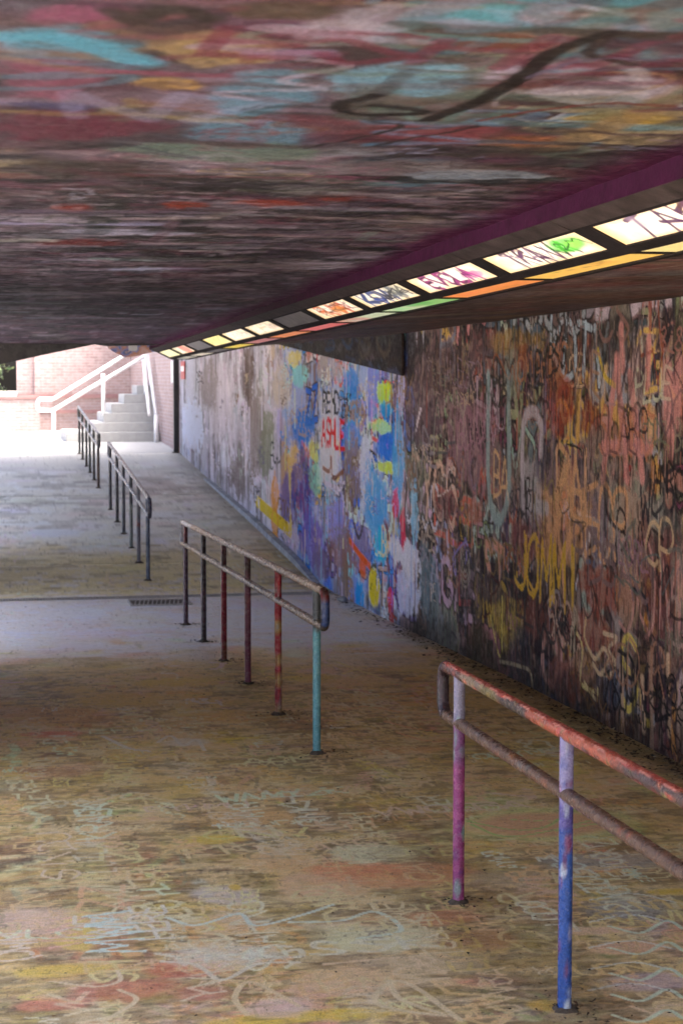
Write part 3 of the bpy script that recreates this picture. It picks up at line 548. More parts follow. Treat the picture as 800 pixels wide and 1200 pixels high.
FAR_Y0, FAR_Y1, FAR_Z = 23.5, 35.0, 2.7  # second opening, added to brighten the far ramp
left_part(10.0, OPEN_Y0, -.3, 3.5); left_part(OPEN_Y1, FAR_Y0, -.3, 3.5); left_part(OPEN_Y0 + .001, OPEN_Y1 - .001, OPEN_Z, 3.5)  # nearest stretch of wall left out to let light onto the floor
left_part(FAR_Y1, 36.2, -.3, 3.5); left_part(FAR_Y0 + .001, FAR_Y1 - .001, FAR_Z, 3.5)

# ---------- ceiling
CY_ = np.sort(np.array([1.0 / t for t in np.linspace(1 / 20.2, 1 / 2.3, 420)]))
CXs = np.concatenate([np.linspace(LEFT_X + .003, -.03, 14)[:-1], np.linspace(-.03, 1.93, 430)])
cc = Canvas(CY_, CXs, (84, 68, 76), [(1, 2.4), (3, 2.1), (4.5, 1.6), (7, 1.3), (12, 1.0), (23, .9)], 31)
r = cc.rng
def cpx(u, v): return on_ceil(u, v)
def cblob(u, v, du, dv, col, op=.8, **k):
    y, x = cpx(u, v); ya = cpx(u, v - dv)[0]; yb = cpx(u, v + dv)[0]; xa = cpx(u - du, v)[1]; xb = cpx(u + du, v)[1]
    cc.blob(y, x, abs(ya - yb) / 2, abs(xb - xa) / 2, col, op, **k)
def cline(pts, wd, col, op=.85, wear=.35): cc.stroke(curve(np.array([cpx(*p) for p in pts]), 6), wd, col, op, .45, wear)
NC = [(130, 78, 98), (150, 132, 104), (92, 134, 154), (145, 136, 148), (84, 66, 68), (112, 52, 66), (60, 50, 54), (100, 116, 112), (120, 76, 72), (150, 142, 158)]
FC = [(96, 84, 84), (118, 110, 112), (70, 60, 60), (86, 66, 66), (136, 130, 134), (52, 46, 48), (104, 92, 84), (78, 70, 74)]
def cpal(y): t = y + r.normal(0, .6); return jit((NC if t < 5.2 else FC)[r.integers(10 if t < 5.2 else 8)], r, 9)
def cyx(): return 1 / r.uniform(1 / 20.1, 1 / 2.4), r.uniform(-.03, 1.93)
for _ in range(420):
    y, x = cyx(); cc.blob(y, x, r.uniform(.06, .35) * (1 if y < 7 else 1.6), r.uniform(.08, .4), cpal(y), r.uniform(.3, .75), edge=.6)
for col, thr, op in (((40, 32, 34), .54, .7), ((140, 126, 128), .61, .5), ((110, 60, 70), .58, .55), ((26, 22, 24), .60, .8)): streaks(cc, 8, 3, col, thr, op, 5.0, 21, 4)
for a in [(100, 20, 60, 18, (140, 84, 106)), (70, 52, 95, 20, (92, 138, 154)), (70, 96, 100, 30, (136, 82, 98)), (200, 24, 60, 16, (84, 66, 62)), (260, 56, 80, 20, (156, 134, 96)), (190, 100, 56, 10, (166, 136, 84)), (310, 112, 80, 30, (96, 130, 146)), (290, 150, 70, 20, (94, 122, 136)), (470, 92, 90, 24, (112, 146, 162)), (400, 38, 70, 18, (146, 138, 144)), (560, 20, 60, 16, (120, 156, 172)), (620, 56, 80, 20, (156, 138, 122)), (640, 88, 80, 16, (152, 142, 156)), (480, 48, 40, 12, (112, 78, 68)), (590, 52, 60, 12, (122, 70, 58)), (710, 104, 90, 16, (152, 144, 152)), (90, 146, 110, 20, (112, 46, 64)), (230, 178, 120, 12, (98, 112, 98)), (60, 125, 70, 5, (76, 72, 104)),
          (520, 160, 110, 18, (132, 72, 76)), (610, 168, 60, 10, (152, 98, 66)), (720, 138, 60, 8, (160, 136, 76)), (480, 196, 90, 10, (110, 100, 100)), (560, 206, 90, 7, (126, 132, 138)), (330, 210, 80, 8, (104, 96, 92)), (100, 200, 90, 12, (74, 60, 58)), (215, 241, 34, 5, (142, 60, 38)), (320, 238, 54, 4, (136, 60, 44)), (90, 285, 62, 5, (116, 44, 40)), (86, 244, 26, 6, (130, 56, 44)), (400, 232, 50, 4, (124, 58, 48)), (140, 272, 80, 4, (140, 136, 144)), (60, 256, 60, 5, (128, 120, 124)), (170, 317, 40, 4, (150, 150, 162)), (60, 345, 60, 4, (132, 126, 130)), (280, 290, 60, 4, (112, 104, 108)), (720, 20, 80, 12, (150, 140, 140)), (330, 14, 70, 12, (100, 84, 66))]:
    cblob(*a[:4], a[4], .95, amp=1.3, edge=.25)
for _ in range(260):
    y, x = cyx(); h = r.uniform(.12, .4)
    if r.random() < .5: write(cc, ''.join(r.choice(list('ABCDEGHKLMNORSTUVWYZ'), int(r.integers(1, 5)))), (y, x), (0, 1) if r.random() < .6 else (-1, 0), (-1, 0) if r.random() < .6 else (0, 1), h, h * r.uniform(.1, .3), cpal(y), op=r.uniform(.25, .6), wear=r.uniform(.4, .55))
    else: scribble(cc, y, x, r.uniform(.05, .3), r.uniform(.1, .4), r.uniform(.012, .05), cpal(y), .5, 7, .48)
for _ in range(240):   # dry rollered streaks across the slab
    y = r.uniform(5.5, 20); x = r.uniform(0, 1.9); cc.stroke(np.array([(y, x - r.uniform(.05, .4)), (y + r.normal(0, .03), x + r.uniform(.05, .4))]), r.uniform(.02, .12), cpal(y), r.uniform(.3, .75), .5, .45)
for col, thr, op in (((34, 28, 30), .58, .55), ((150, 138, 138), .63, .4)): streaks(cc, 16, 5, col, thr, op, 5.6, 21, 4)
DK = (44, 34, 36)
cline([(500, 140), (560, 118), (610, 92), (650, 62), (720, 36)], .05, DK, .92); cline([(720, 36), (690, 66), (740, 78)], .03, (70, 54, 54)); cline([(440, 112), (400, 122), (410, 134), (470, 134), (496, 130), (440, 124)], .045, (46, 36, 38), .95); cline([(432, 142), (470, 146), (430, 160), (360, 172)], .02, DK); cline([(340, 157), (400, 158), (430, 158)], .014, DK)
cline([(440, 172), (500, 160), (560, 148)], .018, DK); cline([(0, 44), (60, 44), (110, 56), (160, 72)], .10, (92, 146, 164), .85, .3); cline([(130, 10), (160, 26), (200, 8), (250, 22)], .05, (70, 56, 50)); cline([(560, 142), (640, 128), (700, 120), (790, 122)], .02, (130, 60, 54)); cline([(620, 92), (680, 74), (760, 72)], .02, (110, 100, 120))
CX2 = CXs[None, :] + 0 * CY_[:, None]
cc.lay((slice(None), slice(None)), smooth(1.72, 1.92, CX2 + (cc.n1 - .5) * .14 + (cc.n2 - .5) * .06) * .9, (92, 20, 68))
cc.c *= np.array([.92, .97, 1.12]); cpaint = cc.done(.004, .7, 1.6, 1.22)
P = np.empty((len(CY_), len(CXs), 3)); P[..., 0] = CXs[None, :]; P[..., 1] = CY_[:, None]; P[..., 2] = ceil_z(CY_)[:, None] + (cc.n1 - .5) * .02 + (cc.n2 - .5) * .006
ceiling = put('ceiling', grid_mesh(P[:, ::-1], cpaint[:, ::-1]), M_CEIL); tag(ceiling, kind='structure')
put('roof_slab', box_mesh(LEFT_X - .3, WALL_X + .4, 2.3, 36.2, 3.5, 4.2), M_CONC, ceiling)
put('edge_beam', box_mesh(LEFT_X + .004, WALL_X - .02, 2.1, 2.298, 2.99, 3.497), M_CONC, ceiling)
# soffit between the light strip and the right wall
SY = np.sort(np.array([1.0 / t for t in np.linspace(1 / 16.9, 1 / 5.0, 200)])); SY = np.concatenate([np.linspace(2.3, 4.9, 14), SY]); SX = np.linspace(2.36, WALL_X, 110)
sc_ = Canvas(SY, SX, (66, 54, 50), [(1, .6), (20, .5)], 41); r = sc_.rng
for _ in range(260): sc_.blob(1 / r.uniform(1 / 16.5, 1 / 5), r.uniform(2.4, 3.8), r.uniform(.08, .4), r.uniform(.06, .35), jit(((70, 52, 48), (92, 66, 58), (50, 44, 46), (104, 86, 74), (84, 80, 84), (96, 50, 46))[r.integers(6)], r, 8), r.uniform(.3, .8), edge=.6)
for _ in range(120): scribble(sc_, r.uniform(5, 16.5), r.uniform(2.4, 3.8), r.uniform(.08, .3), r.uniform(.1, .3), r.uniform(.015, .05), jit(((110, 96, 88), (40, 36, 38), (92, 60, 56))[r.integers(3)], r, 10), .7)
P = np.empty((len(SY), len(SX), 3)); P[..., 0] = SX[None, :]; P[..., 1] = SY[:, None]; P[..., 2] = np.interp(SX, [2.36, WALL_X], [0, 1])[None, :] * (2.785 - .0072 * (SY - 9.8))[:, None] + (1 - np.interp(SX, [2.36, WALL_X], [0, 1])[None, :]) * (box_z(SY)[:, None] + .004) + (sc_.n1 - .5) * .012
put('soffit', grid_mesh(P[:, ::-1], sc_.done()[:, ::-1]), M_CEIL, ceiling)
put('soffit_end', box_mesh(2.40, WALL_X - .014, 16.9, 17.0, 2.735, 3.497), M_UMBER, ceiling)

# ---------- sloping bulkhead high on the right wall
BKX = 3.795
def wz(u, v): p = at_x(u, v, BKX); return (p[1], p[2])
p0 = wz(470, 440); p1 = wz(320, 402)
sl = (p1[1] - p0[1]) / (p1[0] - p0[0]); yE = 28.0
BY = np.linspace(p0[0], yE, 160); BT = np.linspace(0, 1, 44)
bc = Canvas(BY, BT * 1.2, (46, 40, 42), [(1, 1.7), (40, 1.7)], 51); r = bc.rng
for _ in range(60): bc.blob(r.uniform(16, 27), r.uniform(0, 1), r.uniform(.1, .6), r.uniform(.05, .2), jit(((40, 36, 40), (60, 52, 48), (34, 40, 56), (72, 64, 58))[r.integers(4)], r, 6), .7)
for _ in range(70): scribble(bc, r.uniform(16.9, 24), r.uniform(0, .5), r.uniform(.1, .4), r.uniform(.03, .12), r.uniform(.02, .06), jit(((66, 80, 110), (84, 72, 66), (30, 28, 30), (90, 84, 88))[r.integers(4)], r, 8), .8)
for k, (ch, c_) in enumerate(zip('BOGO', ((50, 74, 110), (52, 78, 112), (84, 74, 62), (96, 80, 66)))):
    write(bc, ch, (20.4 - k * .9, .12 + .05 * (k % 2)), (-1, 0), (0, 1), .34, .06, c_, ratio=1.7, op=.9, wear=.3)
P = np.empty((len(BY), len(BT), 3)); P[..., 0] = BKX; P[..., 1] = BY[:, None]; zb = p0[1] + sl * (BY - p0[0]); P[..., 2] = zb[:, None] * (1 - BT)[None, :] + 3.49 * BT[None, :]
bk = empty('bulkhead', (3.7, p0[0], p0[1])); tag(bk, 'dark wedge-shaped concrete bulkhead above the brightly lit graffiti, with faint blue letters', 'bulkhead')
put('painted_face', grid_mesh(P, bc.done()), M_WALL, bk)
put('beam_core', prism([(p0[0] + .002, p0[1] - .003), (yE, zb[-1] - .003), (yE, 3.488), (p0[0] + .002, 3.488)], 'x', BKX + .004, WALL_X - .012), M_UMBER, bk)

# ---------- beam across the far end of the low ceiling
def xz(u, v, Y): p = at_y(u, v, Y); return (p[0], p[2])
YB = 20.22
poly = [(LEFT_X + .004, 2.36), xz(0, 427, YB), xz(60, 414, YB), xz(113, 403, YB), xz(127, 405, YB), xz(186, 404, YB), (1.925, 2.72), (1.925, 3.49), (LEFT_X + .004, 3.49)]
eb = empty('end_beam', (0.6, YB, 2.4)); tag(eb, 'dark haunched beam at the far edge of the low ceiling, above the bright exit', 'beam')
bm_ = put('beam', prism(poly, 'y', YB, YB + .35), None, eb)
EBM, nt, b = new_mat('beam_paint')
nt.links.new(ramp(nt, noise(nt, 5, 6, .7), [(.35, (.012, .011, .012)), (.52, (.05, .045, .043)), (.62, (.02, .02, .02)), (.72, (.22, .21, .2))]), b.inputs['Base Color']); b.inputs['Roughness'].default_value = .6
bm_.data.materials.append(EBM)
# painted panel hanging behind it
YP = 21.9
pp = empty('painted_panel', (1.9, YP, 2.7)); tag(pp, 'pink and orange painted hanging panel with blue spots, beside the light strip end', 'panel')
pl = [xz(128, 403, YP), xz(127, 408, YP), xz(137, 414, YP), xz(146, 418.5, YP), xz(158, 418, YP), xz(172, 414.5, YP), xz(184, 411, YP), xz(186, 403, YP)]
cxp = sum(p[0] for p in pl) / 8
PM, nt, b = new_mat('panel_paint')
nt.links.new(ramp(nt, noise(nt, 7, 3, .5), [(.3, (.70, .36, .26)), (.42, (.80, .55, .52)), (.52, (.7, .33, .2)), (.57, (.35, .4, .75)), (.63, (.1, .16, .4)), (.68, (.8, .6, .55))]), b.inputs['Base Color'])
put('board', prism(pl, 'y', YP, YP + .06), PM, pp)
q0 = at_y(135, 401.5, YP - .3); q1 = at_y(186, 399, YP - .3)
cdm = plain_mat('blue_conduit', (.12, .2, .42), .5, .6, 6)
cd = empty('conduit', q0); tag(cd, 'short blue and white conduit under the far ceiling edge', 'conduit')
put('pipe', tube_mesh([q0 + [0, 0, -.01], q1 + [0, 0, -.01]], .035), cdm, cd); q = at_y(156, 403, YP - .33)
put('bracket', box_mesh(q[0] - .05, q[0] + .05, q[1] - .03, q[1] + .03, q[2] - .08, q[2] + .05, .01), M_WHITE, cd)
put('end_fitting', box_mesh(q1[0] - .12, q1[0] + .04, q1[1] - .05, q1[1] + .05, q1[2] - .05, q1[2] + .04, .01), M_WHITE, cd)

# ================================================================== LIGHT STRIP along the ceiling edge
LY0, LY1 = 2.31, 21.45
def prof(pts):   # cross-section points given at y = 7.4 and carried along the falling strip
    return pts
def strip_mesh(p, q, y0, y1, n=2):
    ys = np.linspace(y0, y1, n); V = []; Fc = []
    for y in ys:
        d = box_z(y) - 2.748; V += [(p[0], y, p[1] + d), (q[0], y, q[1] + d)]
    for k in range(n - 1): Fc.append((2 * k, 2 * k + 1, 2 * k + 3, 2 * k + 2))
    return mesh_from(V, Fc)
def sheet(p, q, y0, y1, th=.006):
    """thin plate between two profile points, with real thickness towards the ceiling"""
    n = Vector((q[0] - p[0], 0, q[1] - p[1])).normalized(); up = Vector((-n.z, 0, n.x))
    if up.z < 0: up = -up
    V = []
    for y in (y0, y1):
        d = box_z(y) - 2.748
        for a in (p, q):
            for t in (0, th): V.append((a[0] + up.x * t, y, a[1] + d + up.z * t))
    me = mesh_from(V, [(0, 2, 6, 4), (1, 5, 7, 3), (0, 4, 5, 1), (2, 3, 7, 6), (0, 1, 3, 2), (4, 6, 7, 5)])
    bm = bmesh.new(); bm.from_mesh(me); bmesh.ops.recalc_face_normals(bm, faces=bm.faces[:]); bm.to_mesh(me); bm.free(); return me
R1T, R1B, R2L, R2R, FASB = (2.017, 2.827), (2.150, 2.762), (2.188, 2.748), (2.355, 2.748), (1.930, 2.862)
ls = empty('light_strip', (2.0, LY0, 2.75)); tag(ls, 'long sloping strip of graffiti-covered light panels along the ceiling edge', 'light strip')
M_FASCIA = plain_mat('plum_paint', (.036, .005, .025), .8, .45, 14, .3, 60, spec=.08)
M_PLATE = plain_mat('dark_plate', (.045, .034, .034), .6, .7, 10, .3, 60, spec=.15)
M_FRAME = plain_mat('panel_frame', (.016, .013, .014), .7, .4, 20, spec=.1)
# fascia board (vertical, from ceiling down to the cover plates)
V = []
for y in (LY0, LY1):
    d = box_z(y) - 2.748; V += [(1.930, y, 2.862 + d), (1.930, y, float(ceil_z(y)) + .03), (1.955, y, 2.862 + d), (1.955, y, float(ceil_z(y)) + .03)]
me = mesh_from(V, [(0, 4, 5, 1), (2, 3, 7, 6), (0, 2, 6, 4), (0, 1, 3, 2), (4, 6, 7, 5)]); put('fascia', me, M_FASCIA, ls)
# lamp bays, near to far: what is on each panel
BAYS = [(7.41 + 1.389 * (k - 1)) for k in range(-2, 12)]   # far end of each 1.22 m bay; index 2 is the nearest whole one in view
LAMP = .5; 
def emit_mat(name, strength):
    m, nt, b = new_mat(name)
    at = nt.nodes.new('ShaderNodeVertexColor'); at.layer_name = 'paint'
    gr = ramp(nt, noise(nt, 30, 4), [(.3, g(.85)), (.7, g(1.05))])
    c_ = mix_mul(nt, at.outputs['Color'], gr)
    nt.links.new(c_, b.inputs['Base Color']); nt.links.new(c_, b.inputs['Emission Color']); b.inputs['Emission Strength'].default_value = strength
    b.inputs['Roughness'].default_value = .3
    return m
M_LIT = emit_mat('lit_diffuser', .088); M_LIT2 = emit_mat('lit_diffuser_under', .06)
M_UNLIT = plain_mat('dead_diffuser', (.26, .25, .26), .4, .35, 18)
WHT, PYE = (255, 243, 222), (252, 240, 200)
ROW1 = [('W', ''), ('W', ''), ('T', 'TAKN'), ('T', 'TRAVA'), ('T', 'EVOLA'), ('T', 'KOMA'), ('T', 'RUNA'), ('U', ''), ('W', 'y'), ('W', 'p'), ('W', 'Y'), ('U', ''), ('W', 'R'), ('W', 'e')]
ROW2 = [(250, 215, 130), (250, 215, 130), (250, 225, 150), (250, 198, 96), (246, 150, 78), (150, 205, 120), (206, 214, 170), (226, 112, 104), (240, 146, 84), (190, 120, 120), (236, 206, 70), None, (230, 215, 190), (200, 190, 170)]
def panel_grid(p, q, y0, y1, na, nb):
    ys = np.linspace(y0, y1, na); t = np.linspace(0, 1, nb); Pn = np.empty((na, nb, 3))
    Pn[..., 0] = p[0] + (q[0] - p[0]) * t[None, :]; Pn[..., 1] = ys[:, None]
    Pn[..., 2] = p[1] + (q[1] - p[1]) * t[None, :] + (box_z(ys) - 2.748)[:, None]
    return Pn
for k, yf in enumerate(BAYS):
    y1, y0 = yf, yf - 1.22
    if y0 < LY0: y0 = LY0 + .02
    kind, txt = ROW1[k]; ins = .0
    up = (.0025, .005)     # panels sit slightly up inside the frame
    p = (R1T[0] + up[0], R1T[1] + up[1]); q = (R1B[0] + up[0], R1B[1] + up[1])
    if kind == 'U':
        put('light_panel', sheet(p, q, y0, y1), M_UNLIT, ls)['label'] = 'unlit grey light panel'
    else:
        near = k < 8; na, nb = (170, 40) if near else (40, 12)
        A = np.linspace(y0, y1, na); B = np.linspace(0, .148, nb)
        pc = Canvas(A, B, WHT, [(0, 1), (40, 1)], 60 + k); rr_ = pc.rng
        # warm stain towards the lamp ends and edges of old plastic
        e = np.minimum(np.minimum(A - y0, y1 - A)[:, None] / .16, np.minimum(B, .148 - B)[None, :] / .03).clip(0, 1)
        pc.lay((slice(None), slice(None)), (1 - e) * .85, (232, 188, 110)); 
        for _ in range(5): pc.blob(rr_.uniform(y0, y1), rr_.uniform(0, .15), .08, .03, (250, 225, 170), .6)
        W_ = lambda s, yy, h, wd, col, ratio=1.3, op=.95: write(pc, s, (yy, .148 - .02 - (.11 - h) / 2), (-1, 0), (0, -1), h, wd * 2.3, col, ratio=ratio, gap=1.2, op=op, wear=.14, jit=.11, soft=.3)
        if txt == 'TRAVA':
            W_('TRAVA', y1 - .22, .11, .010, (70, 24, 60), 1.15); W_('TRAVA', y1 - .20, .10, .006, (110, 60, 110), 1.15, .7)
            pc.blob(y0 + .25, .065, .2, .05, (70, 200, 40), .95, amp=.5); pc.blob(y0 + .2, .07, .09, .03, (150, 235, 90), .9, amp=.4); scribble(pc, y0 + .25, .07, .18, .045, .008, (30, 90, 24), .9, 12, .15)
        elif txt == 'EVOLA':
            W_('EVOLA', y1 - .2, .1, .013, (150, 26, 110), 1.35); pc.blob(y0 + .25, .09, .17, .03, (190, 70, 150), .8, amp=.5); W_('EVOLA', y1 - .21, .095, .005, (40, 10, 40), 1.35, .8)
        elif txt == 'KOMA':
            W_('KOMA', y1 - .15, .115, .016, (34, 60, 120), 1.6); W_('WMM', y1 - .55, .11, .010, (50, 46, 44), 1.5); pc.blob(y1 - .42, .1, .16, .03, (36, 76, 170), .9, amp=.5); pc.blob(y0 + .3, .06, .2, .06, (140, 140, 120), .6); scribble(pc, y0 + .55, .075, .5, .05, .008, (30, 30, 34), .9, 26, .15)
        elif txt == 'RUNA':
            W_('RUNA', y1 - .2, .11, .014, (214, 104, 40), 1.5); W_('MAN', y1 - .6, .1, .010, (190, 60, 30), 1.3); pc.blob(y1 - .7, .09, .2, .035, (240, 150, 60), .85, amp=.6); scribble(pc, y0 + .6, .07, .5, .05, .007, (90, 40, 20), .8, 20, .2)
        elif txt == 'TAKN':
            W_('TAKN', y1 - .25, .12, .009, (80, 40, 80), 1.5); pc.blob(y1 - .34, .05, .05, .05, (170, 150, 170), .6, amp=.4); pc.blob(y0 + .22, .03, .16, .03, (120, 90, 40), .75, amp=.6); pc.blob(y0 + .06, .06, .08, .04, (60, 46, 30), .8, amp=.6); scribble(pc, y0 + .35, .06, .2, .05, .008, (90, 60, 40), .8, 8, .2)
        elif txt == 'Y': pc.blob((y0 + y1) / 2, .07, .7, .09, (246, 226, 120), .9); scribble(pc, (y0 + y1) / 2, .07, .4, .05, .012, (130, 110, 60), .7, 12, .2)
        elif txt == 'R': pc.blob(y0 + .45, .07, .35, .09, (220, 84, 60), .95, amp=.4); pc.blob(y1 - .15, .05, .2, .06, (190, 190, 150), .9)
        elif txt == 'e': pc.blob((y0 + y1) / 2, .07, .8, .1, (250, 240, 170), .9)
        elif txt in ('y', 'p'):
            for _ in range(6): scribble(pc, rr_.uniform(y0 + .2, y1 - .2), .07, .2, .05, .012, ((210, 180, 110), (200, 190, 170), (190, 130, 110))[rr_.integers(3)], .7, 7, .25)
        put('light_panel', grid_mesh(panel_grid(p, q, y0, y1, na, nb), pc.done(.02, 1.0)), M_LIT, ls)
    # under panel
    p2 = (R2L[0], R2L[1] + .005); q2 = (R2R[0], R2R[1] + .005); c2 = ROW2[k]
    if c2 is None: put('under_panel', sheet(p2, q2, y0 - .07, y1 + .07), M_UNLIT, ls)
    else:
        A = np.linspace(y0 - .07, y1 + .07, 60 if k < 9 else 20); B = np.linspace(0, .145, 14)
        pc = Canvas(A, B, c2, [(0, 1), (40, 1)], 90 + k); rr_ = pc.rng
        if k == 5: pc.blob(y1 - .3, .07, .35, .09, (222, 228, 190), .9); pc.blob(y0 + .55, .06, .25, .05, (90, 180, 80), .9)
        if k == 6: pc.blob(y0 + .3, .07, .35, .09, (216, 226, 186), .9); pc.blob(y1 - .2, .07, .4, .09, (226, 140, 124), .9)
        for _ in range(4): pc.blob(rr_.uniform(y0, y1), rr_.uniform(0, .14), .12, .03, jit(c2, rr_, 18), .6)
        if k in (3, 2): scribble(pc, (y0 + y1) / 2, .07, .35, .03, .006, (140, 90, 40), .8, 6, .2)
        put('under_panel', grid_mesh(panel_grid(p2, q2, y0 - .07, y1 + .07, len(A), 14)[:, ::-1], pc.done(.02, 1)[:, ::-1]), M_LIT2, ls)
    # cover plate above the bay, separated by thin joints
    put('cover_plate', sheet((FASB[0] + .002, FASB[1] - .001), (R1T[0] - .008, R1T[1] + .003), y0 + .004, y1 + .165), M_PLATE, ls)
    # dark bars between bays
    if k: put('frame_bar', sheet((R1T[0] - .006, R1T[1] + .001), (R1B[0] + .002, R1B[1] - .001), yf - 1.22 - .169, yf - 1.22, .012), M_FRAME, ls)
    if k: put('frame_bar', sheet((R2L[0] - .004, R2L[1] - .001), (R2R[0] + .004, R2R[1] - .001), yf - 1.22 - .102, yf - 1.22 - .067, .012), M_FRAME, ls)
put('edge_rail', sheet((R1T[0] - .010, R1T[1] + .004), (R1T[0] + .004, R1T[1] - .003), LY0, LY1, .014), M_FRAME, ls)
put('edge_rail', sheet((R1B[0] - .004, R1B[1] + .001), (R2L[0] + .003, R2L[1] - .003), LY0, LY1, .014), M_FRAME, ls)
put('edge_rail', sheet((R2R[0] - .004, R2R[1] - .003), (R2R[0] + .03, R2R[1] - .003), LY0, LY1, .014), M_FRAME, ls)
d = box_z(LY1) - 2.748
put('end_cap', prism([(1.932, 3.0 + d), FASB and (1.932, 2.862 + d), (2.017, 2.828 + d), (2.15, 2.763 + d), (2.2, 2.748 + d), (2.37, 2.748 + d), (2.37, 3.0 + d)], 'y', LY1 + .002, LY1 + .03), M_FRAME, ls)
put('housing', mesh_from([(1.957, LY0, 2.95), (2.375, LY0, 2.95), (1.957, LY1, 2.95 + d), (2.375, LY1, 2.95 + d), (2.375, LY0, 2.76 + .09), (2.375, LY1, 2.752 + d)], [(0, 1, 3, 2), (1, 4, 5, 3)]), M_FRAME, ls)

# ================================================================== HANDRAILS down the middle of the path
def paint_tube(name, pts, rad_, parent, base, marks=(), seed=0, sides=20, dirt=.5, spots=14, smear=None, crest=None):
    pts = [Vector(p) for p in pts]; n = len(pts); s = [0.0]
    for a, b in zip(pts[:-1], pts[1:]): s.append(s[-1] + (b - a).length)
    cvs = Canvas(np.array(s), np.linspace(0, 2 * math.pi * rad_ * (1 - 1 / sides), sides), base, [(0, 1.05), (9, 1.05)], seed); q = cvs.rng
    for (t0, t1, col, op) in marks:     # bands of colour along the length
        A = cvs.A[:, None] / s[-1] + (cvs.n2 - .5) * .05; cvs.lay((slice(None), slice(None)), op * smooth(t0 - .015, t0 + .015, A) * smooth(t1 + .015, t1 - .015, A), col)
    cols = smear or [tuple(np.asarray(base) * .6), tuple(np.minimum(np.asarray(base) * 1.25, 240))]
    for _ in range(spots):
        cvs.blob(q.uniform(0, s[-1]), q.uniform(0, 2 * math.pi * rad_), q.uniform(.006, .045), q.uniform(.004, .02), jit(cols[q.integers(len(cols))], q, 8), q.uniform(.4, .9), amp=.8)
    for c_ in cols[:3]:
        b_ = q.uniform(0, 2 * math.pi * rad_); a_ = q.uniform(0, s[-1] * .5); cvs.stroke(np.array([(a_, b_), (a_ + s[-1] * q.uniform(.2, .5), b_ + q.normal(0, .004))]), .008, c_, .7, .4, .3)
    if crest:
        A_ = cvs.A; tb = .25 * 2 * math.pi * rad_; cvs.stroke(np.stack([A_, tb + .006 * np.sin(A_ * 9) + .004 * np.sin(A_ * 23)], 1)[::3], .034, crest, .95, .2, .24); cvs.stroke(np.stack([A_, tb + .017 + .003 * np.sin(A_ * 31)], 1)[::2], .004, (226, 150, 132), .9, .3, .36)  # paint along the top of the pipe, plus a thin painted highlight
    me = tube_mesh(pts, rad_, sides)
    set_paint(me, cvs.done(.015, .75))
    return put(name, me, M_PIPE, parent)
def lerp_pts(a, b, step): 
    a = Vector(a); b = Vector(b); n = max(2, int((b - a).length / step) + 1); return [a.lerp(b, i / (n - 1)) for i in range(n)]
PR = .0245
RUST = [(96, 66, 48), (70, 54, 46), (128, 98, 74), (60, 48, 46), (110, 84, 60)]
GREY = [(120, 124, 130), (70, 70, 76), (150, 150, 156), (60, 56, 58)]
MOSS = [(58, 60, 54), (44, 46, 46), (90, 74, 56), (70, 78, 74)]
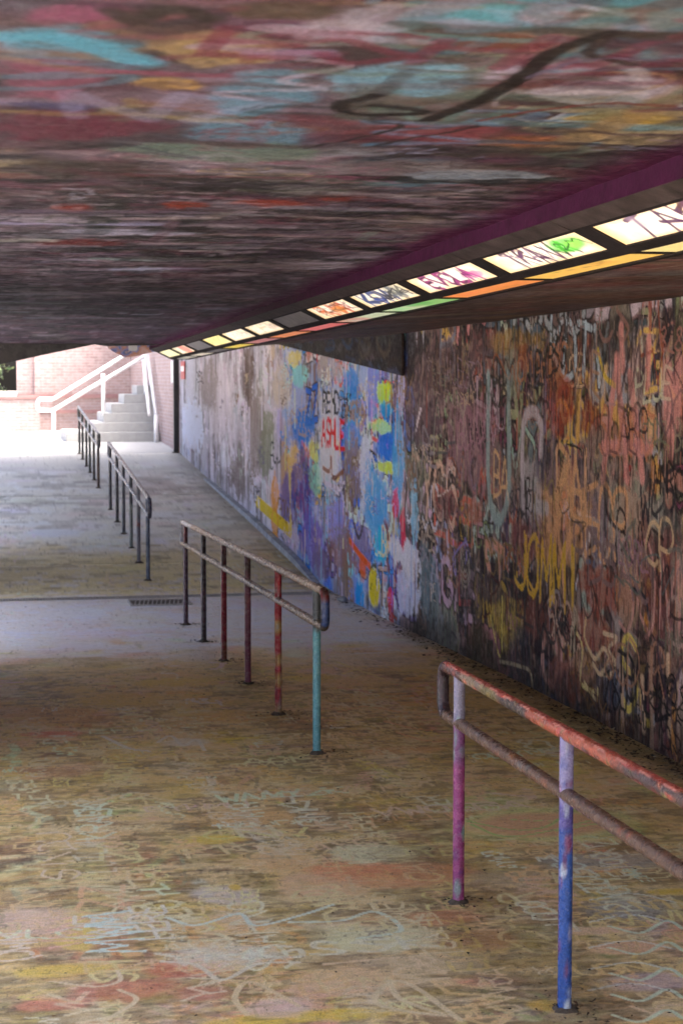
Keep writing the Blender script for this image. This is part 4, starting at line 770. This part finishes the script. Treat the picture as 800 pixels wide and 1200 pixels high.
RAILS = [
 dict(H=.938, ys=[7.22, 5.82, 4.42, 3.02, 1.62], label='nearest handrail, red-topped, with pink and blue posts and rounded end', top=(104, 70, 58), mid=(104, 76, 58), bend=(56, 40, 46), crest=(172, 70, 58),
      topm=[(0.0, .05, (90, 56, 56), .8), (.05, .10, (150, 128, 100), .8), (.10, .14, (130, 120, 60), .7), (.14, .2, (62, 54, 48), .8), (.2, .36, (190, 92, 62), .85), (.36, .46, (70, 52, 54), .85), (.46, .6, (120, 90, 64), .7)], smear=[(196, 82, 60), (210, 110, 80), (60, 46, 46), (130, 120, 70), (90, 60, 56)], midsm=[(128, 84, 56), (92, 72, 60), (150, 90, 52), (120, 112, 104)],
      posts=[((150, 62, 116), [(.0, .03, (70, 56, 44), .8), (.62, .80, (120, 76, 120), .8), (.80, 1.0, (136, 138, 156), .9)], [(168, 80, 132), (120, 46, 92), (130, 170, 160), (96, 50, 110)]),
             ((44, 84, 158), [(.0, .02, (80, 60, 60), .8), (.76, 1.0, (150, 142, 180), .85), (.66, .77, (96, 80, 150), .8)], [(196, 204, 214), (36, 66, 130), (120, 50, 76), (150, 70, 90)]), ((120, 100, 60), [], RUST), ((110, 60, 60), [], RUST), ((90, 110, 120), [], GREY)]),
 dict(H=.955, ys=[17.40, 15.97, 14.61, 13.27, 11.87, 10.46], label='brown handrail with red posts and one turquoise post, second from the camera', top=(150, 120, 84), mid=(124, 98, 66), bend=(120, 116, 118),
      topm=[(0, .12, (176, 176, 180), .85), (.3, .5, (120, 96, 74), .6), (.6, .7, (150, 112, 82), .7)], smear=[(152, 128, 98), (86, 66, 50), (166, 140, 106), (110, 120, 100)], midsm=[(92, 74, 50), (134, 110, 78), (80, 66, 52)],
      posts=[((84, 60, 68), [(.78, 1., (96, 40, 40), .8)], [(70, 52, 60), (96, 74, 80)]), ((62, 52, 54), [(.2, .5, (86, 58, 72), .7)], [(46, 40, 42), (84, 70, 70)]), ((138, 34, 54), [(.0, .2, (112, 76, 60), .8), (.8, 1, (60, 44, 46), .85)], [(110, 30, 46), (160, 50, 70)]), ((122, 66, 86), [(.75, 1, (84, 68, 56), .85)], [(100, 50, 70), (140, 84, 100)]),
             ((156, 42, 50), [(0, .1, (150, 132, 90), .8), (.22, .3, (178, 150, 84), .8), (.36, .42, (178, 150, 84), .8), (.58, .66, (178, 150, 84), .8)], [(150, 136, 130), (120, 34, 46)]), ((102, 160, 164), [(.0, .02, (70, 90, 90), .8), (.75, 1, (76, 66, 64), .9)], [(128, 180, 182), (86, 140, 146)])],
      nbend=[(0, .3, (120, 40, 36), .8), (.3, .8, (44, 70, 120), .85)]),
 dict(H=.963, ys=[27.59, 26.23, 25.04, 23.80, 22.65, 21.39], label='grey handrail with pale posts on the far ramp just beyond the drain', top=(140, 132, 134), mid=(120, 122, 130), bend=(76, 80, 96), topm=[(0, .4, (92, 96, 98), .7)], smear=GREY, midsm=GREY,
      posts=[((62, 60, 64), [], MOSS), ((66, 62, 66), [], MOSS), ((92, 92, 96), [], GREY), ((140, 150, 148), [(.6, 1, (80, 86, 92), .8)], GREY), ((130, 128, 138), [(.48, .54, (190, 92, 60), .9)], GREY), ((80, 90, 108), [], GREY)], nbend=[(0, 1, (70, 74, 96), .8)]),
 dict(H=.89, ys=[36.11, 34.98, 33.76, 32.69, 31.55, 30.38], label='dark farthest handrail at the top of the ramp near the steps', top=(64, 66, 60), mid=(60, 62, 60), bend=(56, 56, 54), topm=[], smear=MOSS, midsm=MOSS, posts=[((52, 58, 54), [], MOSS)] * 4 + [((60, 56, 50), [], MOSS), ((92, 64, 48), [(.5, 1, (64, 62, 58), .7)], MOSS)], nbend=[]),
]
POST_FEET = []
M_GROUT = plain_mat('grout_dirt', (.085, .065, .045), .95, .5, 60, .6, 120)
for ri, R_ in enumerate(RAILS):
    ys = R_['ys']; H = R_['H']; far, near = ys[0], ys[-1]
    zf = float(floor_z(far)); zn = float(floor_z(near))
    def rail_z(y): 
        A_ = np.polyfit(ys, [float(floor_z(t)) for t in ys], 1); return float(np.polyval(A_, y)) + H
    root = empty('handrail', (RAIL_X, (far + near) / 2, float(floor_z((far + near) / 2)))); tag(root, R_['label'], 'handrail', 'handrails down the middle of the path')
    ext = .21; rb = .06; gap = .203
    fine = .02 if ri < 2 else .04
    yA, yB = far + ext, near - ext
    def P3(y, dz=0): return (RAIL_X, y, rail_z(y) - dz)
    paint_tube('top_rail', lerp_pts(P3(yA), P3(yB), fine), PR, root, R_['top'], R_['topm'], 200 + ri, spots=int(60 * abs(yA - yB)), smear=R_['smear'], crest=R_.get('crest'))
    paint_tube('middle_rail', lerp_pts(P3(yA, gap), P3(yB, gap), fine), PR, root, R_['mid'], (), 210 + ri, spots=int(30 * abs(yA - yB)), smear=R_['midsm'])
    for sgn, y_, mk in ((1, yA, ()), (-1, yB, R_.get('nbend', ()))):
        pts = []
        for t in np.linspace(0, math.pi / 2, 7): pts.append((RAIL_X, y_ + sgn * (rb * math.sin(t)), rail_z(y_) - rb * (1 - math.cos(t))))
        for t in np.linspace(0, math.pi / 2, 7): pts.append((RAIL_X, y_ + sgn * (rb * math.cos(t)), rail_z(y_) - gap + rb * (1 - math.sin(t))))
        paint_tube('end_bend', pts, PR + .0008, root, R_['bend'] if sgn > 0 or not mk else (70, 60, 58), mk, 220 + ri * 2 + (sgn > 0), spots=16)
    for pi, y_ in enumerate(ys):
        z0 = float(floor_z(y_)) - .03; base_, mk, sm = R_['posts'][pi]
        post_ = paint_tube('post', lerp_pts((RAIL_X, y_, z0), (RAIL_X, y_, rail_z(y_) - .004), fine), PR - .001, root, base_, mk, 240 + ri * 10 + pi, spots=44, smear=sm)
        cz_ = float(floor_z(y_)); n_ = 14; V = [(RAIL_X + (PR + (.004 if t_ else random.uniform(.02, .055))) * math.cos(a_ * 6.2832 / n_), y_ + (PR + (.004 if t_ else random.uniform(.02, .055))) * math.sin(a_ * 6.2832 / n_), cz_ + (random.uniform(.012, .022) if t_ else -.012)) for t_ in (0, 1) for a_ in range(n_)]
        put('base_grout', mesh_from(V, [(a_, (a_ + 1) % n_, n_ + (a_ + 1) % n_, n_ + a_) for a_ in range(n_)], smooth=True), M_GROUT, post_)
        POST_FEET.append((RAIL_X, y_, float(floor_z(y_))))

# ================================================================== DRAINS
def drain(name, x0, x1, y0, y1, label, slant, step=.03, lift=0.0):
    z = float(floor_z((y0 + y1) / 2)) - .004 + lift; root = empty(name, ((x0 + x1) / 2, (y0 + y1) / 2, z)); tag(root, label, 'drain', 'drains at the low point')
    bm = bmesh.new()
    def bar(ax, ay, bx, by, wdt, z0, z1):
        d = Vector((bx - ax, by - ay, 0)); n = Vector((-d.y, d.x, 0)).normalized() * wdt / 2
        vs_ = [bm.verts.new(Vector((px, py, zz)) + sg * n) for zz in (z0, z1) for (px, py) in ((ax, ay), (bx, by)) for sg in (-1, 1)]
        for f_ in ((0, 1, 3, 2), (4, 6, 7, 5), (0, 2, 6, 4), (1, 5, 7, 3), (0, 4, 5, 1), (2, 3, 7, 6)): bm.faces.new([vs_[q_] for q_ in f_])
    for a in ((x0, y0, x1, y0), (x0, y1, x1, y1), (x0, y0, x0, y1), (x1, y0, x1, y1)): bar(*a, .022, z - .03, z + .006)
    me = bpy.data.meshes.new('f'); bm.to_mesh(me); bm.free(); put('frame', me, M_GRATE, root)
    bm = bmesh.new(); x = x0 + .03
    while x < x1 - .03 - slant: bar(x, y0 + .012, x + slant, y1 - .012, .013, z - .025, z + .003); x += step
    me = bpy.data.meshes.new('b'); bm.to_mesh(me); bm.free(); bmesh_fix(me); tag(put('grate_bars', me, M_GRATE, root), kind='stuff')
    pan = put('pit_plate', box_mesh(x0 + .012, x1 - .012, y0 + .012, y1 - .012, z - .06 + lift * 1.6, z - .035 + lift * 1.6), M_PIT, root)  # dark plate standing for the pit's shade; above the floor when lifted
def bmesh_fix(me):
    bm = bmesh.new(); bm.from_mesh(me); bmesh.ops.recalc_face_normals(bm, faces=bm.faces[:]); bm.to_mesh(me); bm.free()
drain('drain_grate', LEFT_X + .02, WALL_X - .03, 19.95, 20.18, 'narrow steel channel drain running right across the path', 0)
ya, xa = on_floor(146, 699); yb_, xb = on_floor(214, 699)
drain('drain_grate', xa, xb, 19.15, 19.60, 'small rectangular drain grate just in front of the channel drain', .05, .045, .018)

# ================================================================== OUTSIDE, beyond the far exit
land = put('pavement', mesh_from([(-14, 36.215, .845), (9, 36.215, .845), (-14, 40, .93), (9, 40, .93), (-14, 62, .98), (9, 62, .98)], [(0, 1, 3, 2), (2, 3, 5, 4)]), M_STEP); tag(land, kind='structure')
put('edge', box_mesh(-14, LEFT_X - .31, 36.1, 36.21, -.2, .84), M_CONC, land)
def wall_thing(name, label, parts):
    root = empty(name, parts[0][0]); tag(root, label, 'wall')
    for (_, nm, me, mt) in parts: put(nm, me, mt, root)
    return root
# brick wing wall continuing the line of the tunnel wall
wall_thing('brick_wall', 'brick wing wall just outside the tunnel, right of the steps', [((WALL_X, 36.3, .8), 'brickwork', box_mesh(WALL_X - .005, WALL_X + .4, 36.32, 47.9, .7, 4.6), M_BRICKY), ((0, 0, 0), 'coping', box_mesh(WALL_X - .05, WALL_X + .45, 36.32, 47.9, 4.602, 4.72, .01), M_STEP)])
# tall brick wall behind the steps
xl = at_y(20, 440, 48)[0]; xp = at_y(51, 440, 48)[0]
M_BAND = plain_mat('brick_band', (.27, .15, .14), .85, .15, 14)
wall_thing('brick_wall', 'tall pink brick wall facing the tunnel, behind the white stair railing', [((xl, 48, .9), 'brickwork', box_mesh(xl, 9, 48, 48.4, .8, 5.2), M_BRICKX), ((0, 0, 0), 'pier', box_mesh(xp - .22, xp + .22, 47.93, 47.998, .8, 5.2), M_BRICKX),
    ((0, 0, 0), 'band', box_mesh(xl - .01, WALL_X - .02, 47.90, 47.925, at_y(100, 464, 48)[2] - .05, at_y(100, 464, 48)[2] + .05), M_BAND), ((0, 0, 0), 'band', box_mesh(xl - .01, WALL_X - .02, 47.90, 47.925, at_y(100, 482, 48)[2] - .04, at_y(100, 482, 48)[2] + .04), M_BAND), ((0, 0, 0), 'coping', box_mesh(xl - .06, 9, 47.92, 48.46, 5.202, 5.34, .01), M_STEP)])
zt = at_y(20, 464, 46.8)[2]; xr = at_y(46, 480, 46.8)[0]
wall_thing('brick_wall', 'low brick planter wall with dark coping, left of the steps', [((0, 46.8, .9), 'brickwork', box_mesh(-12, xr, 46.8, 47.15, .8, zt - .08), M_BRICKX), ((0, 0, 0), 'coping', box_mesh(-12, xr + .03, 46.76, 47.19, zt - .078, zt, .01), M_BAND), ((0, 0, 0), 'plinth', box_mesh(-12, xr + .015, 46.77, 46.797, .8, 1.45), M_BRICKX)])
# steps
st = empty('concrete_steps', (3.0, 40, .93)); tag(st, 'pale concrete steps rising to the right outside the far exit', 'steps')
rise = .2
for k, ul in enumerate((78, 110, 122, 131, 146, 161)):
    y0 = 40.0 + .33 * k; x0 = at_y(ul, 500, y0)[0]
    put('step', box_mesh(x0, WALL_X - .02, y0, 43.0 + .004 * k, .80 + .0013 * k, .93 + rise * (k + 1), .012), M_STEP, st)
# white tubular railing beside the steps
hr = empty('stair_railing', (1.5, 40, .93)); tag(hr, 'white tubular double railing climbing the left side of the steps', 'railing')
YR = 40.2
a1, b1 = at_y(62, 468, YR), at_y(150, 414, YR + 1.2); a2, b2 = at_y(62, 481, YR), at_y(172, 416, YR + 1.2)
def tube(nm, pts, r_, par, mt=M_WHITE): put(nm, tube_mesh(pts, r_, 10), mt, par)
tube('upper_rail', [a1, b1], .042, hr); tube('lower_rail', [a2, b2], .042, hr)
mid = (a1 + a2) / 2; hz = (a1[2] - a2[2]) / 2
tube('end_loop', [a1] + [(mid[0] - .26 - .06 * math.sin(t), YR, mid[2] + hz * math.cos(t)) for t in np.linspace(0, math.pi, 9)] + [a2], .042, hr)
for (u, v0, v1, dy) in ((63, 480, 514, 0), (121, 438, 487, .6), (171, 416, 458, 1.15)):
    t_ = at_y(u, v0, YR + dy); b_ = at_y(u, v1, YR + dy); b_[0] = t_[0]; tube('post', [b_, t_], .04, hr)
hr2 = empty('stair_railing', (3.7, 40, .93)); tag(hr2, 'white railing descending the right side of the steps by the wing wall', 'railing')
c0 = at_y(173, 416, 41.6); c1 = at_y(183, 486, 39.7); c1[0] = min(c1[0], WALL_X - .06); c0[0] = min(c0[0], WALL_X - .12)
tube('rail', [c0, c1], .035, hr2); tube('rail', [c0 + [-.10, 0, -.02], c1 + [-.14, 0, .0]], .035, hr2)
tube('post', [(c1[0], 39.7, .9), c1], .045, hr2); tube('post', [(c0[0] - .05, 41.6, 1.9), c0 + [-.05, 0, 0]], .045, hr2)
# dark steel post and small fittings at the end of the tunnel wall
q = at_y(208.5, 470, 36.1)
pt = empty('corner_post', (q[0], 36.24, .85)); tag(pt, 'dark steel post where the graffiti wall ends', 'post')
put('shaft', box_mesh(q[0] - .07, WALL_X - .012, 36.16, 36.30, .80, 3.49, .008), M_POST, pt); put('base_plate', box_mesh(q[0] - .10, WALL_X - .013, 36.12, 36.31, .83, .87, .004), M_POST, pt)
q = on_wall(215.5, 434)
sg = empty('wall_sticker', (WALL_X - .02, q[0], q[1])); tag(sg, 'small red and white plate high on the wall beside the corner post', 'plate')
put('plate', box_mesh(WALL_X - .024, WALL_X - .012, q[0] - .35, q[0] + .35, q[1] - .17, q[1] + .17, .002), M_SIGNRED, sg); put('white_field', box_mesh(WALL_X - .027, WALL_X - .0245, q[0] - .25, q[0] + .3, q[1] - .02, q[1] + .08), M_WHITE, sg)
q = at_x(203, 437, WALL_X - .01)
sg = put('wall_plaque', box_mesh(WALL_X - .03, WALL_X - .008, q[1] - .12, q[1] + .22, q[2] - .2, q[2] + .25, .004), M_WHITE); tag(sg, 'pale upright plaque on the wing wall beside the dark post', 'plaque')

# ---------- greenery left of the tall wall, and beyond the side entrance
LEAFM, nt, b = new_mat('leaf')
oi = nt.nodes.new('ShaderNodeVertexColor'); oi.layer_name = 'paint'
nt.links.new(oi.outputs['Color'], b.inputs['Base Color']); b.inputs['Roughness'].default_value = .55
b.inputs['Transmission Weight'].default_value = 0.0
BARK = plain_mat('bark', (.09, .065, .045), .9, .3, 20)
def bush(loc, rx, ry, rz, n, leaf, label, name='shrub', seed=3, group=None):
    q_ = np.random.default_rng(seed); root = empty(name, loc); tag(root, label, 'shrub', group)
    V = []; Fc = []; Cc = []; centers = q_.normal(0, .42, (26, 3)) * [rx, ry, rz] + [0, 0, rz]
    for i_ in range(n):
        c0_ = centers[q_.integers(26)] + q_.normal(0, .2, 3) * [rx, ry, rz]; c0_[2] = max(c0_[2], .1)
        d = q_.normal(0, 1, 3); d /= np.linalg.norm(d); e = np.cross(d, q_.normal(0, 1, 3)); e /= np.linalg.norm(e); L_ = leaf * q_.uniform(.6, 1.3)
        k_ = len(V); V += [c0_ - d * L_, c0_ + e * L_ * .45, c0_ + d * L_, c0_ - e * L_ * .45]; Fc.append((k_, k_ + 1, k_ + 2, k_ + 3))
        gcol = np.array([.05, .11, .025]) * q_.uniform(.6, 1.6) + [q_.uniform(0, .03), 0, 0]; Cc += [gcol] * 4
    me = mesh_from(V, Fc); set_paint(me, np.array(Cc)); me.materials.append(LEAFM); o = bpy.data.objects.new('foliage', me); link(o, root)
    for k_ in range(5):
        e_ = centers[k_]; o = bpy.data.objects.new('stem', tube_mesh([(q_.normal(0, .08), q_.normal(0, .08), -.1), (e_[0] * .4, e_[1] * .4, e_[2] * .5), e_], .025 * max(rz, .5), 6)); o.data.materials.append(BARK); link(o, root)
bush((-.35, 49.6, .95), .75, .8, 1.25, 7000, .075, 'green leafy shrub at the left edge beside the tall brick wall', seed=4)

# ================================================================== LITTER
q_ = np.random.default_rng(77); V = []; Fc = []; Cc = []
def bit(x, y, s):
    z = float(floor_z(y)) + .008; a = q_.uniform(0, 6.3); d = np.array([math.cos(a), math.sin(a)]) * s; e = np.array([-d[1], d[0]]) * q_.uniform(.25, .7)
    k = len(V); h = [q_.uniform(0, s * .7) for _ in range(5)]
    V.extend([(x - d[0], y - d[1], z + h[0]), (x + e[0], y + e[1], z + h[1]), (x + d[0], y + d[1], z + h[2]), (x - e[0], y - e[1], z + h[3]), (x, y, z + s * .15)])
    Fc.extend([(k, k + 1, k + 4), (k + 1, k + 2, k + 4), (k + 2, k + 3, k + 4), (k + 3, k, k + 4)])
    c_ = lin(((74, 56, 38), (52, 42, 32), (96, 74, 48), (110, 96, 72), (40, 34, 30), (150, 136, 110))[q_.choice(6, p=[.28, .26, .18, .12, .12, .04])]) * q_.uniform(.7, 1.4); Cc.extend([c_] * 5)
for _ in range(1500): y = 1 / q_.uniform(1 / 21, 1 / 6.5); bit(WALL_X - .03 - abs(q_.normal(0, .11)), y, q_.uniform(.006, .024))
for (x, y, z) in POST_FEET[:11]:
    for _ in range(36 if y < 8 else 60): bit(x + q_.normal(.03, .07), y - abs(q_.normal(0, .12)) + .05, q_.uniform(.004, .016))
for _ in range(420): y = 1 / q_.uniform(1 / 15.5, 1 / 4.6); bit(q_.uniform(.1, 3.6), y, q_.uniform(.003, .010))
for _ in range(260): bit(RAIL_X + q_.normal(.05, .2), q_.uniform(5, 16), q_.uniform(.004, .012))
me = mesh_from(V, Fc); set_paint(me, np.array(Cc)); M_LITTER = painted_mat('dead_leaves', rough=(.7, .95), bump=.1)
lt = put('leaf_litter', me, M_LITTER); tag(lt, 'dry brown leaf litter and grit scattered on the path', 'litter', kind='stuff')
# loose stone by the wall foot
yq, xq = on_floor(454, 704)
bm = bmesh.new(); bmesh.ops.create_icosphere(bm, subdivisions=2, radius=.06)
for v in bm.verts: v.co = v.co * random.uniform(.8, 1.15); v.co.z *= .55
me = bpy.data.meshes.new('stone'); bm.to_mesh(me); bm.free()
so = bpy.data.objects.new('loose_stone', me); link(so); so.location = (min(xq, WALL_X - .1), yq, float(floor_z(yq)) + .025); me.materials.append(M_STEP); tag(so, 'small pale stone lying at the foot of the wall', 'stone')
